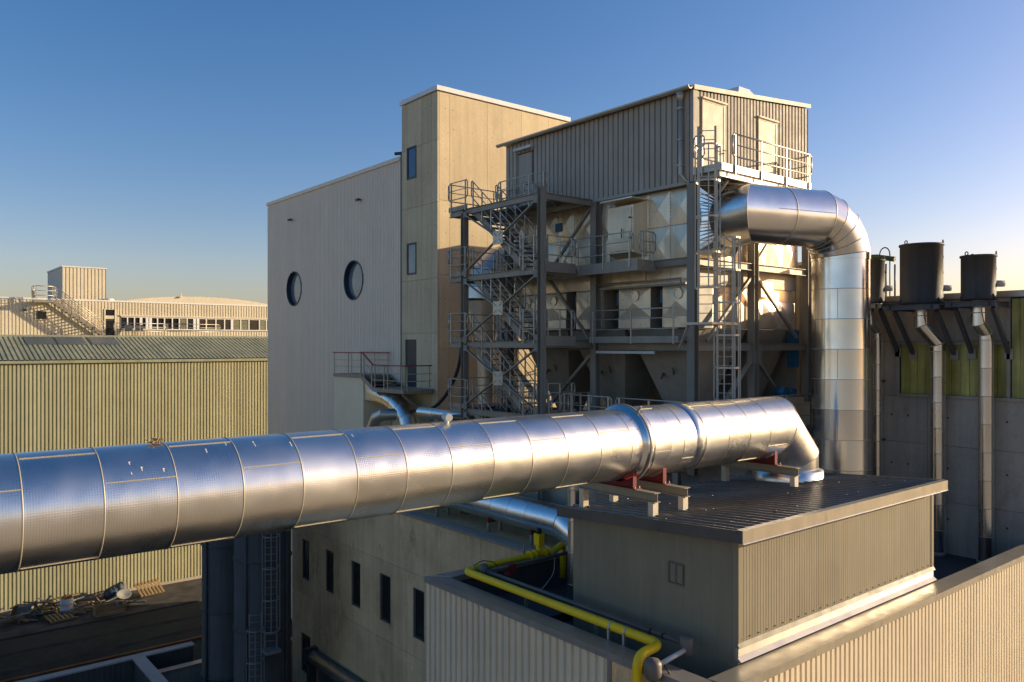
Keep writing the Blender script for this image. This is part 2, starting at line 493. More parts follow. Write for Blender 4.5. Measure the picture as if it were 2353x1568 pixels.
_jackets = {}
def jacket_mesh(L, R, seams, n=56, bead=0.007, rivets=True):
    key = (round(L, 3), round(R, 3), tuple(seams), bead)
    if key in _jackets: return _jackets[key]
    b = MB()
    def ring(r, z): return [(r * math.cos(2 * math.pi * k / n), r * math.sin(2 * math.pi * k / n), z) for k in range(n)]
    b.rings([ring(R + 0.004, 0.0), ring(R, 0.06), ring(R, L)], True)
    nb = 56
    def ring2(r, z): return [(r * math.cos(2 * math.pi * k / nb), r * math.sin(2 * math.pi * k / nb), z) for k in range(nb)]
    if bead:
        b.rings([ring2(R + 0.003, 0.0), ring2(R + bead, 0.004), ring2(R + bead, 0.015), ring2(R + 0.003, 0.020)], True)
    nseam = len(b.f)
    for deg in seams:
        a = RAD(deg); da = 0.008 / R
        c, s = math.cos, math.sin
        ro = R + 0.009
        b.hexa([(R * c(a - da), R * s(a - da), 0.035), (R * c(a + da), R * s(a + da), 0.035), (R * c(a + da), R * s(a + da), L), (R * c(a - da), R * s(a - da), L),
                (ro * c(a - da), ro * s(a - da), 0.035), (ro * c(a + da), ro * s(a + da), 0.035), (ro * c(a + da), ro * s(a + da), L), (ro * c(a - da), ro * s(a - da), L)])
        if rivets:
            k = max(3, int(L / 0.18))
            for i in range(k):
                z = 0.1 + (L - 0.15) * i / (k - 1)
                r1 = ro + 0.006; e = 0.008
                cx, cy = c(a), s(a); tx, ty = -s(a), c(a)
                b.add([(ro * cx + tx * e, ro * cy + ty * e, z), (ro * cx, ro * cy, z + e), (ro * cx - tx * e, ro * cy - ty * e, z), (ro * cx, ro * cy, z - e), (r1 * cx, r1 * cy, z)],
                      [(0, 1, 4), (1, 2, 4), (2, 3, 4), (3, 0, 4)])
    me = b.mesh('jacket_sheet')
    me.materials.append(M['jacket']); me.materials.append(M['seam'])
    start = n * 2
    for i, p in enumerate(me.polygons):
        if i >= start: p.material_index = 1
    _jackets[key] = me
    return me

def jacketed_run(parent, p, q, R, L, patterns, mat='jacket', bead=0.007, start=0, name='jacket_sheet'):
    p, q = Vector(p), Vector(q); d = q - p; n = max(1, round(d.length / L)); l = d.length / n
    for i in range(n):
        me = jacket_mesh(l, R, patterns[(i + start) % len(patterns)], bead=bead)
        if me.materials[0] != M[mat]:
            me = me.copy(); me.materials[0] = M[mat]
            _jackets[(round(l, 3), round(R, 3), tuple(patterns[(i + start) % len(patterns)]), bead)] = me
        put(name, me, None, parent, frame_matrix(p + d.normalized() * (i * l), d))

def jacketed_bend(parent, pts, R, mat='jacket_bend', n=56, name='elbow_sheet', bead=0.007):
    """each mitred segment between the points is its own sheet; beads on the joints"""
    rr = mitre_rings(pts, R, n)
    for i in range(len(rr) - 1):
        MB().rings([rr[i], rr[i + 1]], True).build(name, mat, parent)
    rb = mitre_rings(pts, R + bead, n)
    for i in range(1, len(rr) - 1):
        d0 = (Vector(pts[i]) - Vector(pts[i - 1])).normalized(); d1 = (Vector(pts[i + 1]) - Vector(pts[i])).normalized()
        a = [Vector(x) - d0 * 0.012 for x in rb[i]]; c = [Vector(x) + d1 * 0.012 for x in rb[i]]
        a0 = [Vector(x) - d0 * 0.016 for x in rr[i]]; c1 = [Vector(x) + d1 * 0.016 for x in rr[i]]
        MB().rings([a0, a, c, c1], True).build('joint_bead', 'seam', parent)

# ---- railings ----------------------------------------------------------------
def railing(parent, p, q, h=1.1, r=0.024, mat='rail', foot=0.12, spacing=1.3, ends=True, mids=(0.37, 0.70), name='railing', top_mat=None):
    """one railing section from p to q (deck level): rounded loop of tube, inner rail, posts as sub-parts"""
    p, q = Vector(p), Vector(q); d = q - p; L = d.length; z = Vector((0, 0, 1)); e = d.normalized()
    b = MB(); c = 0.09
    lo, hi = z * (h * mids[0]), z * h
    if ends and L > 0.3:
        loop = [p + lo + e * c, q + lo - e * c, q + lo + z * c, q + hi - z * c, q + hi - e * c, p + hi + e * c, p + hi - z * c, p + lo + z * c]
        for i in range(8): b.tube(loop[i], loop[(i + 1) % 8], r, 7)
    else:
        b.tube(p + lo, q + lo, r * 0.8, 7)
        if top_mat is None: b.tube(p + hi, q + hi, r, 7)
    for m in mids[1:]: b.tube(p + z * (h * m), q + z * (h * m), r * 0.75, 7)
    o = b.build(name, mat, parent)
    if top_mat:
        MB().bar(p + hi, q + hi, 0.07, 0.06).build('handrail', top_mat, o)
    n = max(2, int(L / spacing) + 1)
    i0 = min(0.16, L * 0.2)
    for i in range(n):
        a = p + e * (i0 + (L - 2 * i0) * i / (n - 1))
        MB().bar(a - z * foot, a + hi, 0.045, 0.045, e).build('post', mat, o)
    return o
# ================================================================== ground
g = MB()
R_, n_ = 6000, 48
g.add([(0, 0, -GROUND)] + [(R_ * math.cos(2 * math.pi * k / n_), R_ * math.sin(2 * math.pi * k / n_), -GROUND) for k in range(n_)],
      [(0, 1 + k, 1 + (k + 1) % n_) for k in range(n_)])
tag(g.build('ground', 'ground'), kind='structure')
tag(MB().add([(-12, 5, -GROUND + 0.004), (60, 5, -GROUND + 0.004), (60, 67, -GROUND + 0.004), (-12, 67, -GROUND + 0.004)], [(0, 1, 2, 3)]).build('yard', 'yard'), kind='structure')

tag(MB().box(-12, 40, 60.4, 66.0, -GROUND + 0.008, -GROUND + 0.10).build('pavement', 'pavement'), kind='structure')
trk = MB()
for y0_ in (54.6, 56.9):
    pts = [(x, y0_ + 0.5 * math.sin(x * 0.13 + y0_), -GROUND + 0.012) for x in range(-12, 41, 2)]
    for p, q in zip(pts, pts[1:]):
        trk.add([(p[0], p[1] - 0.28, p[2]), (q[0], q[1] - 0.28, q[2]), (q[0], q[1] + 0.28, q[2]), (p[0], p[1] + 0.28, p[2])], [(0, 1, 2, 3)])
tag(trk.build('path', 'track'), kind='structure')

# ================================================================== green ribbed hall along the yard
HY = 66.0
hall = thing('warehouse', 'long low hall of greenish ribbed sheet with sloping roof beyond the yard', 'warehouse', (8, HY, -GROUND))
HX0, HX1 = -34.0, 52.0
MB().box(HX0, HX1, HY + 0.12, HY + 6.2, -GROUND, -1.25).build('wall', 'core_dark', hall)
clad(hall, 'hall', '-Y', HY, HX0, HX1, -8.45, -1.15, 1.0, 0.25, 0.085, 0.58)
clad(hall, 'hall', '-Y', HY + 0.012, HX0, HX1, -18.7, -8.42, 1.0, 0.25, 0.085, 0.58)
MB().box(HX0, HX1, HY + 0.02, HY + 0.3, -GROUND, -18.68).build('plinth', 'grey_conc', hall)
MB().box(HX0, HX1, HY - 0.22, HY - 0.02, -1.32, -1.12).build('gutter', 'hall_roof', hall)
# roof sheets, rising from the gutter to the ridge
RS = Matrix.Rotation(math.atan2(6.2, 1.95), 4, 'X')
ridge = 0.75
slope_len = math.hypot(6.3, ridge + 1.05)
tilt = Matrix.Rotation(-(math.pi / 2 - math.atan2(ridge + 1.05, 6.3)), 4, 'X')
nsh = int(HX1 - HX0)
rsm = sheet_mesh(1.0, slope_len, 0.333, 0.07, 0.62)
rsm = rsm.copy(); rsm.materials.clear()
for i in range(nsh):
    put('roof_sheet', rsm, 'hall_roof', hall, Matrix.Translation((HX0 + i, HY - 0.12, -1.05)) @ tilt)
MB().prism([(HY + 5.9, ridge - 0.10), (HY + 6.2, ridge + 0.06), (HY + 9.2, ridge + 0.06), (HY + 9.2, ridge - 0.3), (HY + 5.9, ridge - 0.3)], 'x', HX0, HX1).build('ridge_cap', 'hall_roof', hall)
ey, ez = 6.3 / slope_len, (ridge + 1.05) / slope_len
for ux in (55, 128, 205):
    x = xw(ux, HY + 5.0)
    s0, s1 = slope_len - 2.6, slope_len - 0.5
    b = MB()
    o_ = 0.03
    P = [(xx, HY - 0.12 + ey * s - ez * o, -1.05 + ez * s + ey * o) for o in (0.0, o_) for (xx, s) in ((x, s0), (x + 2.0, s0), (x + 2.0, s1), (x, s1))]
    b.hexa(P).build('rooflight', 'rooflight', hall)

# ================================================================== cream office block on top, beyond the ridge
OY = 75.0
off = thing('office_block', 'cream ribbed upper building with long window band beyond the green hall', 'building', (20, OY, ridge))
ZO = 3.72
MB().box(-30, 55, OY + 0.06, OY + 14, -8.0, ZO - 0.02).build('wall', 'core_dark', off)
wx0, wx1 = xw(279, OY), 34.0
dx0, dx1 = xw(243, OY), xw(263, OY)
wz0, wz1 = 1.36, 2.50
clad(off, 'cream', '-Y', OY, -30, dx0 - 0.05, ridge - 0.25, ZO, 1.0, 0.25, 0.04)
clad(off, 'cream', '-Y', OY, dx0 - 0.05, dx1 + 0.05, 3.05, ZO, 1.0, 0.25, 0.04)
clad(off, 'cream', '-Y', OY, dx1 + 0.05, wx0 - 0.1, ridge - 0.25, ZO, 0.6, 0.25, 0.04)
clad(off, 'cream', '-Y', OY, wx0 - 0.1, 50, wz1 + 0.08, ZO, 1.0, 0.25, 0.04)
clad(off, 'cream', '-Y', OY, wx0 - 0.1, 50, ridge - 0.25, wz0 - 0.06, 1.0, 0.25, 0.04)
MB().box(-30, 55, OY - 0.05, OY + 0.35, ZO + 0.005, ZO + 0.14).build('coping', 'white', off)
MB().box(wx0 - 0.1, 50, OY - 0.10, OY + 0.05, wz1 + 0.0, wz1 + 0.12).build('lintel', 'cream', off)
# low vaulted roof over the window wing
vp = [(xw(262, OY + 4) + i, ZO + 0.12 + 0.75 * math.sin(math.pi * min(1, i / 15.0)) ** 0.7) for i in range(0, 16)]
vp2 = [(vp[0][0], ZO + 0.1)] + vp + [(vp[-1][0], ZO + 0.1)]
MB().prism(vp2[1:], 'y', OY + 2.5, OY + 13).build('roof', 'cream', off)
MB().add([(xw(415, OY + 2), OY + 2.3, ZO + 0.72), (xw(421, OY + 2), OY + 2.3, ZO + 0.72), (xw(421, OY + 2), OY + 2.5, ZO + 1.25), (xw(417, OY + 2), OY + 2.8, ZO + 0.72)],
         [(0, 1, 2), (1, 3, 2), (3, 0, 2), (0, 3, 1)]).build('roof_vent', 'cream', off)
# window band: panes between mullions
edges = [279, 293, 309, 324, 338, 346, 362, 378, 396, 412, 430, 447, 455, 474, 496, 516, 533, 553, 572, 596, 612, 634, 656, 680]
wide = {324, 338, 346, 447, 455, 533}
band = MB()
for z in (wz0, wz1 - 0.09): band.box(wx0, 44, OY - 0.02, OY + 0.08, z, z + 0.09)
wf = band.build('window_frame', 'white', off)
prev = wx0
for i, e in enumerate(edges[1:]):
    x = xw(e, OY)
    w = 0.22 if e in wide else 0.10
    MB().box(x - w / 2, x + w / 2, OY - 0.03, OY + 0.07, wz0 + 0.091, wz1 - 0.091).build('mullion', 'white', wf)
    MB().box(prev + 0.06, x - w / 2 - 0.005, OY + 0.04, OY + 0.055, wz0 + 0.092, wz1 - 0.092).build('pane', 'glass_dark', wf)
    if e in (553, 572, 612, 430):
        nb = 9
        for k in range(nb):
            zz = wz0 + 0.14 + k * (wz1 - wz0 - 0.26) / nb
            MB().box(prev + 0.09, x - w / 2 - 0.04, OY + 0.002, OY + 0.03, zz, zz + 0.04).build('blind_slat', 'hall', wf)
    prev = x
dr = MB().box(dx0, dx1, OY + 0.0, OY + 0.055, ridge - 0.2, 2.25).build('door', 'frame_dark', off)
MB().box(dx0 + 0.08, dx1 - 0.08, OY - 0.012, OY - 0.002, ridge, 2.1).build('door_pane', 'glass_dark', dr)
MB().box(dx0 + 0.05, dx1 - 0.05, OY - 0.005, OY + 0.05, 2.55, 3.03).build('transom_pane', 'glass_dark', dr)
MB().box(dx0 - 0.02, dx1 + 0.02, OY - 0.02, OY + 0.05, 2.26, 2.54).build('transom_bar', 'cream', dr)
MB().box(dx0 - 0.13, dx0 - 0.02, OY - 0.05, OY + 0.05, ridge - 0.2, 3.1).box(dx1 + 0.02, dx1 + 0.13, OY - 0.05, OY + 0.05, ridge - 0.2, 3.1).build('door_frame', 'cream', dr)
sx = xw(95, OY)
sw = MB().box(sx - 0.45, sx + 0.45, OY - 0.06, OY + 0.02, 2.05, 2.85).build('window', 'cream', off)
MB().box(sx - 0.36, sx + 0.36, OY - 0.075, OY - 0.062, 2.14, 2.78).build('pane', 'glass_dark', sw)
MB().box(xw(56, OY) - 0.1, xw(56, OY) + 0.1, OY - 0.18, OY - 0.01, 2.75, 2.95).build('wall_lamp', 'frame_dark', off)
# rooftop lift house
lx0, lx1, ly0, ly1, lz1 = 13.05, 16.4, 76.0, 83.0, 6.6
lh = MB().box(lx0 + 0.05, lx1, ly0 + 0.05, ly1, ZO, lz1).build('lift_house', 'core_dark', off)
clad(lh, 'cream', '-Y', ly0, lx0, lx1, ZO, lz1, 1.1, 0.25, 0.04)
clad(lh, 'silver_sheet', '-X', lx0, ly0, ly1, ZO, lz1, 1.0, 0.25, 0.04)
MB().box(lx0 - 0.06, lx1 + 0.06, ly0 - 0.06, ly1 + 0.06, lz1 + 0.004, lz1 + 0.10).build('coping', 'white', lh)
# lamp dome and stub pipe on the roof edge
MB().lathe([(0.0, 0.22), (0.25, 0.20), (0.42, 0.08), (0.45, 0.0)], (xw(250, OY + 1), OY + 0.8, ZO + 0.14), 16).build('roof_dome', 'white', off)
MB().tube((xw(77, OY + .6), OY + 0.5, ZO + .1), (xw(77, OY + .6), OY + 0.5, ZO + 0.75), 0.10, 10).build('roof_pipe', 'frame_dark', off)

# outside stair to the office roof
st = thing('outside_stair', 'steel flight climbing the cream wall to the roof beside the lift house', 'stairs', (xw(238, 74.2), 74.2, ridge))
ax, az, bx, bz = xw(124, 74.2), 3.62, xw(238, 74.2), 0.80
for yy in (73.75, 74.75):
    MB().bar((ax, yy, az - 0.1), (bx, yy, bz), 0.06, 0.28).build('stringer', 'post_steel', st)
for k in range(14):
    t = (k + 0.5) / 14
    MB().box(ax + (bx - ax) * t - 0.14, ax + (bx - ax) * t + 0.14, 73.79, 74.71, az + (bz - az) * t + 0.02, az + (bz - az) * t + 0.06).build('tread', 'grate', st)
MB().box(ax - 1.5, ax + 0.1, 73.7, 74.85, az - 0.16, az).build('landing', 'steel', st)
railing(st, (ax, 73.72, az), (bx - 0.05, 73.72, bz), 1.15, 0.03, mids=(0.35, 0.68), spacing=0.75)
railing(st, (ax, 74.78, az), (bx - 0.05, 74.78, bz), 1.15, 0.03, mids=(0.35, 0.68), spacing=0.75)
railing(st, (ax - 1.5, 73.72, az), (ax, 73.72, az), 1.15, 0.03, mids=(0.35, 0.68), spacing=0.8)
railing(st, (ax - 1.48, 74.82, az), (ax - 1.48, 73.74, az), 1.15, 0.03, mids=(0.35, 0.68), spacing=0.8)
tr = thing('terrace_railing', 'thin tube railing in front of the cream office windows', 'railing', (xw(380, 73.0), 73.0, ridge + 0.06))
railing(tr, (xw(262, 73.0), 73.0, ridge + 0.06), (xw(380, 73.0), 73.0, ridge + 0.06), 1.05, 0.028, spacing=1.6)
railing(tr, (xw(381, 73.0), 73.0, ridge + 0.06), (xw(505, 73.0), 73.0, ridge + 0.06), 1.05, 0.028, spacing=1.6)
for k, (uu, lab) in enumerate(((298, 'dark slung chair on the terrace nearer the office door'), (322, 'dark slung chair on the terrace farther from the office door'))):
    cx = xw(uu, 73.9); cz = ridge + 0.06
    c = thing('terrace_chair', lab, 'chair', (cx, 73.9, cz), 'terrace chairs')
    MB().box(cx - 0.32, cx + 0.32, 73.6, 74.15, cz + 0.38, cz + 0.43).build('seat', 'frame_dark', c)
    MB().bar((cx, 74.15, cz + 0.42), (cx, 74.38, cz + 0.95), 0.64, 0.04, (0, 1, 0)).build('backrest', 'frame_dark', c)
    for sx_ in (-0.28, 0.28):
        for yy in (73.64, 74.1):
            MB().bar((cx + sx_, yy, cz), (cx + sx_, yy, cz + 0.38), 0.04, 0.04, (1, 0, 0)).build('leg', 'steel', c)

# ================================================================== grey clad building with portholes
TX = 22.8                       # common street face (faces -X)
CY0, CY1, CZ = 37.62, 56.1, 10.1
cb = thing('porthole_building', 'tall silver grey ribbed building with two round windows', 'building', (TX, 46, -GROUND))
MB().box(TX + 0.45, 29.0, CY0, CY1, -GROUND, CZ - 0.15).build('wall', 'core_dark', cb)
ports = []
for (u0, u1, v0, v1) in ((659, 693, 625, 702), (791.5, 833.5, 600, 688)):
    y = yw((u0 + u1) / 2, TX); z = zw((v0 + v1) / 2, TX, y)
    ports.append((y, z, abs(zw(v0, TX, y) - zw(v1, TX, y)) / 2))
def port_at(y):
    for (py, pz, pr) in ports:
        if abs(y - py) < pr - 1e-6: return pz, math.sqrt(pr * pr - (y - py) ** 2)
    return None
pitch = 0.185
n = 17; w = (CY1 - CY0) / n
for i in range(n):
    y0 = CY1 - i * w
    pr = profile(w, pitch, 0.05, 0.66)
    xs = sorted(set([round(x, 5) for x, _ in pr] + [round(y0 - py + s * prr, 5) for (py, pz, prr) in ports for s in (-1, 1) if 0 < y0 - py + s * prr < w]
                    + ([round(w * k / 48, 5) for k in range(49)] if any(abs(y0 - w / 2 - py) < prr + w / 2 for (py, pz, prr) in ports) else [])))
    def dep(x):
        for (a, b2) in zip(pr, pr[1:]):
            if a[0] - 1e-6 <= x <= b2[0] + 1e-6:
                t = 0 if b2[0] == a[0] else (x - a[0]) / (b2[0] - a[0])
                return a[1] + (b2[1] - a[1]) * t
        return 0
    b = MB()
    for xa, xb in zip(xs, xs[1:]):
        ya, yb = y0 - xa, y0 - xb
        pa, pb = TX + dep(xa), TX + dep(xb)
        mid = port_at((ya + yb) / 2)
        if mid is None:
            b.add([(pa, ya, -GROUND), (pb, yb, -GROUND), (pb, yb, CZ), (pa, ya, CZ)], [(0, 1, 2, 3)])
        else:
            pz = mid[0]
            ha = (port_at(ya) or (pz, 0))[1]; hb = (port_at(yb) or (pz, 0))[1]
            b.add([(pa, ya, -GROUND), (pb, yb, -GROUND), (pb, yb, pz - hb), (pa, ya, pz - ha)], [(0, 1, 2, 3)])
            b.add([(pa, ya, pz + ha), (pb, yb, pz + hb), (pb, yb, CZ), (pa, ya, CZ)], [(0, 1, 2, 3)])
    b.build('cladding_sheet', 'silver_sheet', cb)
for (py, pz, pr) in ports:
    def ring(r, x, n=48): return [(x, py + r * math.cos(2 * math.pi * k / n), pz + r * math.sin(2 * math.pi * k / n)) for k in range(n)]
    pw = MB().rings([ring(pr - 0.005, TX + 0.32), ring(pr - 0.005, TX - 0.05), ring(pr + 0.05, TX - 0.05), ring(pr + 0.05, TX + 0.05)], False).build('porthole', 'frame_blue', cb)
    MB().rings([ring(pr - 0.10, TX + 0.24), ring(pr - 0.10, TX + 0.18), ring(pr - 0.008, TX + 0.18)], False).build('inner_frame', 'frame_blue', pw)
    MB().rings([ring(pr - 0.09, TX + 0.23), ring(0.001, TX + 0.23)], False).build('pane', 'glass_port_sky', pw)
MB().box(TX - 0.08, 29.1, CY0 - 0.005, CY1 + 0.06, CZ + 0.003, CZ + 0.22).build('coping', 'silver_sheet', cb)
MB().box(TX - 0.03, TX + 0.5, CY0 - 0.13, CY0 - 0.006, -GROUND, CZ + 0.15).build('corner_trim', 'post_steel', cb)
for (u, v) in ((829, 460), (672, 506)):
    y = yw(u, TX); z = zw(v, TX, y)
    fl = MB().box(TX - 0.16, TX - 0.02, y - 0.05, y + 0.05, z - 0.02, z + 0.06).build('floodlight', 'frame_dark', cb)
    MB().hexa([(TX - 0.30, y - 0.14, z - 0.10), (TX - 0.16, y - 0.14, z - 0.05), (TX - 0.16, y + 0.14, z - 0.05), (TX - 0.30, y + 0.14, z - 0.10),
               (TX - 0.30, y - 0.14, z + 0.05), (TX - 0.16, y - 0.14, z + 0.10), (TX - 0.16, y + 0.14, z + 0.10), (TX - 0.30, y + 0.14, z + 0.05)]).build('lamp_head', 'frame_dark', fl)
cm = MB().box(TX + 0.1, TX + 0.22, CY0 + 0.05, CY0 + 0.17, CZ + 0.22, CZ + 0.48).build('roof_camera', 'frame_dark', cb)
MB().bar((TX - 0.12, CY0 + 0.42, CZ + 0.42), (TX + 0.3, CY0 + 0.02, CZ + 0.46), 0.16, 0.14).build('camera_body', 'frame_dark', cm)

# ================================================================== concrete stair tower
tw = thing('concrete_tower', 'tall sunlit concrete tower with white roof edge and two slot windows', 'tower', (TX, 35, -GROUND))
ty0, ty1, tx1, tz = 34.0, 37.5, 32.0, 13.05
MB().box(TX + 0.08, tx1, ty0 + 0.08, ty1, -GROUND, tz - 0.02).build('wall', 'old_conc', tw)
def panels(parent, mat, facing, plane, us, zs, holes=(), th=0.09, gap=0.008, name='concrete_panel', back=0.0):
    """grid of cast panels with open joints; panels crossed by a hole are split round it"""
    for a, b2 in zip(us, us[1:]):
        for z0, z1 in zip(zs, zs[1:]):
            rects = [(a + gap, b2 - gap, z0 + gap, z1 - gap)]
            for (ha, hb, hz0, hz1) in holes:
                out = []
                for (p, q, r, s) in rects:
                    if hb <= p or ha >= q or hz1 <= r or hz0 >= s: out.append((p, q, r, s)); continue
                    if hz1 < s: out.append((p, q, hz1, s))
                    if hz0 > r: out.append((p, q, r, hz0))
                    l, h = max(r, hz0), min(s, hz1)
                    if ha > p: out.append((p, ha, l, h))
                    if hb < q: out.append((hb, q, l, h))
                rects = out
            if not rects: continue
            bb = MB()
            for (p, q, r, s) in rects:
                if facing == '-X': bb.box(plane, plane + th, p, q, r, s)
                else: bb.box(p, q, plane, plane + th, r, s)
            bb.build(name, mat, parent)
zl = [-19, -15.2, -11.4, -7.6, -3.9, -0.15, 3.62, 7.45, 10.15, tz - 0.03]
win = []
for (v0, v1) in ((333, 408), (556, 630)):
    y1_, y0_ = yw(935, TX), yw(957, TX)
    win.append((y0_, y1_, zw(v1, TX, y0_), zw(v0, TX, y0_)))
door_h = (yw(957, TX), yw(931, TX), -2.25, zw(780, TX, 36.4))
zl2 = [-19, -15.2, -11.4, -7.6, -3.9, -0.15, 3.62, 7.45, tz - 0.03]
panels(tw, 'tower', '-X', TX, [ty0, 34.55, 35.5, 36.95, ty1], [-19, -15.2, -11.4, -7.6, -2.5, 0.62, 3.45, 7.35, 10.55, tz - 0.03], win + [door_h], name='concrete_panel')
panels(tw, 'tower', '-Y', ty0, [TX + 0.092, 23.55, 26.0, 28.4, 30.4, tx1], zl2, (), name='concrete_panel')
for (y0_, y1_, z0_, z1_) in win:
    wdw = MB().box(TX - 0.02, TX + 0.07, y0_, y1_, z0_, z0_ + 0.10).box(TX - 0.02, TX + 0.07, y0_, y1_, z1_ - 0.10, z1_).box(TX - 0.02, TX + 0.07, y0_, y0_ + 0.10, z0_ + 0.102, z1_ - 0.102).box(TX - 0.02, TX + 0.07, y1_ - 0.10, y1_, z0_ + 0.102, z1_ - 0.102).build('window', 'frame_dark', tw)
    MB().box(TX + 0.02, TX + 0.03, y0_ + 0.102, y1_ - 0.102, z0_ + 0.104, z1_ - 0.104).build('pane', 'glass_sky_blue' if z0_ > 7 else 'glass_port_sky', wdw)
MB().box(TX + 0.06, TX + 0.079, door_h[0], door_h[1], door_h[2], door_h[3]).build('door', 'frame_dark', tw)
MB().box(TX - 0.10, tx1 + 0.05, ty0 - 0.10, ty0 + 0.3, tz + 0.0, tz + 0.24).box(TX - 0.10, TX + 0.3, ty0 + 0.302, ty1 + 0.1, tz, tz + 0.24).build('coping', 'white', tw)
MB().box(TX + 0.3, tx1, ty0 + 0.3, ty1, tz - 0.02, tz + 0.05).build('roof', 'membrane', tw)
# formwork tie holes
th = MB()
for x in [23.3, 23.78, 25.0, 26.3, 27.6, 28.7]:
    for z in [-2, -0.8, 0.9, 2.4, 4.4, 5.8, 6.9, 8.2, 9.6, 11.2, 12.2]:
        th.tube((x + random.uniform(-.04, .04), ty0 - 0.002, z), (x, ty0 + 0.01, z), 0.019, 8)
for y in [34.3, 34.85, 35.2, 36.0, 36.6]:
    for z in [-1.6, 0.2, 1.8, 2.9, 4.4, 6.2, 7.9, 9.0, 11.2, 12.4]:
        if any(a - .1 < y < b2 + .1 and c - .1 < z < d + .1 for (a, b2, c, d) in win + [door_h]): continue
        th.tube((TX - 0.002, y, z), (TX + 0.01, y, z), 0.019, 8)
tag(th.build('tie_hole', 'dark', tw), kind='stuff')

# red-railed gangway to the tower door and the cream duct box
gw = thing('gangway', 'small steel gangway with dark red handrails at the tower door', 'gangway', (21.6, 38, -2.3))
MB().box(20.9, 22.7, 38.5, 41.9, -1.78, -1.62).build('deck', 'steel', gw)
MB().box(20.9, 22.7, 34.2, 37.3, -2.45, -2.25).build('deck', 'steel', gw)
for k in range(3):
    MB().box(20.95, 22.65, 37.32 + k * 0.4, 37.68 + k * 0.4, -2.16 + k * 0.16, -2.11 + k * 0.16).build('step', 'grate', gw)
for xx in (20.94, 22.66):
    MB().bar((xx, 37.25, -2.35), (xx, 38.55, -1.75), 0.05, 0.22).build('stringer', 'steel', gw)
kw = dict(h=1.2, top_mat='red_rail', ends=False, spacing=1.25, mids=(0.35, 0.66))
railing(gw, (20.92, 41.9, -1.62), (20.92, 39.9, -1.62), **kw)
railing(gw, (20.92, 39.85, -1.62), (20.92, 38.5, -1.62), **kw)
railing(gw, (20.92, 38.45, -1.62), (20.92, 37.3, -2.25), **kw)
railing(gw, (20.92, 37.25, -2.25), (20.92, 36.0, -2.25), **kw)
railing(gw, (20.92, 35.95, -2.25), (20.92, 34.25, -2.25), **kw)
railing(gw, (20.95, 34.22, -2.25), (22.6, 34.22, -2.25), **kw)
railing(gw, (22.62, 41.9, -1.62), (22.62, 38.5, -1.62), **kw)
MB().bar((20.95, 34.4, -2.5), (22.75, 34.4, -3.9), 0.09, 0.09).build('brace', 'steel', gw)
MB().bar((20.95, 36.9, -2.5), (22.75, 36.9, -3.9), 0.09, 0.09).build('brace', 'steel', gw)
cbx = MB().box(21.0, 22.74, 38.5, 41.9, -GROUND, -1.79).build('air_shaft', 'shaft')
tag(cbx, 'plain cream sheet shaft under the red-railed gangway', 'air shaft')
# polished flue leaving the shaft
fl = thing('polished_flue', 'shiny bent flue with cone leaving the cream shaft under the gangway', 'flue', (21.2, 37, -6))
def sq2round(b, c, d, up, side, hw, hh, L, r, n=32):
    c, d, up, side = Vector(c), Vector(d), Vector(up), Vector(side)
    sq, rd = [], []
    for k in range(n):
        a = 2 * math.pi * k / n
        ca, sa = math.cos(a), math.sin(a); m = max(abs(ca), abs(sa))
        sq.append(c + side * (hw * ca / m) + up * (hh * sa / m)); rd.append(c + d * L + side * (r * ca) + up * (r * sa))
    b.rings([sq, rd], False)
    return b
fx = 21.55
sq2round(MB(), (fx, 38.47, -2.45), (0, -1, -0.22), (0, 0, 1), (-1, 0, 0), 0.5, 0.5, 1.25, 0.48).build('cone', 'polished', fl)
fp = [(fx, 37.22, -2.73), (fx, 36.7, -2.82), (fx, 36.05, -3.0), (fx, 35.45, -3.32), (fx, 35.0, -3.78), (fx, 34.72, -4.3), (fx, 34.55, -6.0)]
jacketed_bend(fl, fp, 0.48, 'polished', 40)
gp = [(20.5, 36.9, -6.0), (20.5, 36.75, -4.5), (20.5, 36.2, -3.75), (20.6, 35.7, -3.55), (21.4, 35.3, -3.55)]
g2 = thing('grey_flue_elbow', 'dull grey flue elbow below the polished flue', 'flue', (20.5, 36.9, -6.0))
jacketed_bend(g2, gp, 0.30, 'jacket_dull', 32)
hp = thing('insulated_pipe', 'short horizontal insulated pipe between gangway and stair tower', 'pipe', (21.0, 32, -3.25))
jacketed_run(hp, (21.0, 32.8, -3.25), (21.0, 28.9, -3.25), 0.26, 1.3, [(200,), (80,)], 'jacket')
cab = MB()
cpts = [zz for zz in ((22.2, 31.0, 3.0), (22.2, 31.0, 1.0), (22.15, 31.1, -0.6), (22.05, 31.5, -1.7), (21.9, 32.3, -2.7), (21.8, 33.4, -3.25), (21.7, 34.6, -3.35), (21.65, 35.2, -3.5))]
sm = []
for i in range(len(cpts) - 1):
    p0 = Vector(cpts[max(0, i - 1)]); p1 = Vector(cpts[i]); p2 = Vector(cpts[i + 1]); p3 = Vector(cpts[min(len(cpts) - 1, i + 2)])
    for k in range(5):
        t = k / 5
        sm.append(0.5 * ((2 * p1) + (p2 - p0) * t + (2 * p0 - 5 * p1 + 4 * p2 - p3) * t * t + (-p0 + 3 * p1 - 3 * p2 + p3) * t ** 3))
sm.append(Vector(cpts[-1]))
tag(cab.pipe(sm, 0.085, 10).build('black_hose', 'black'), 'thick black hose hanging in a curve past the concrete tower', 'hose')

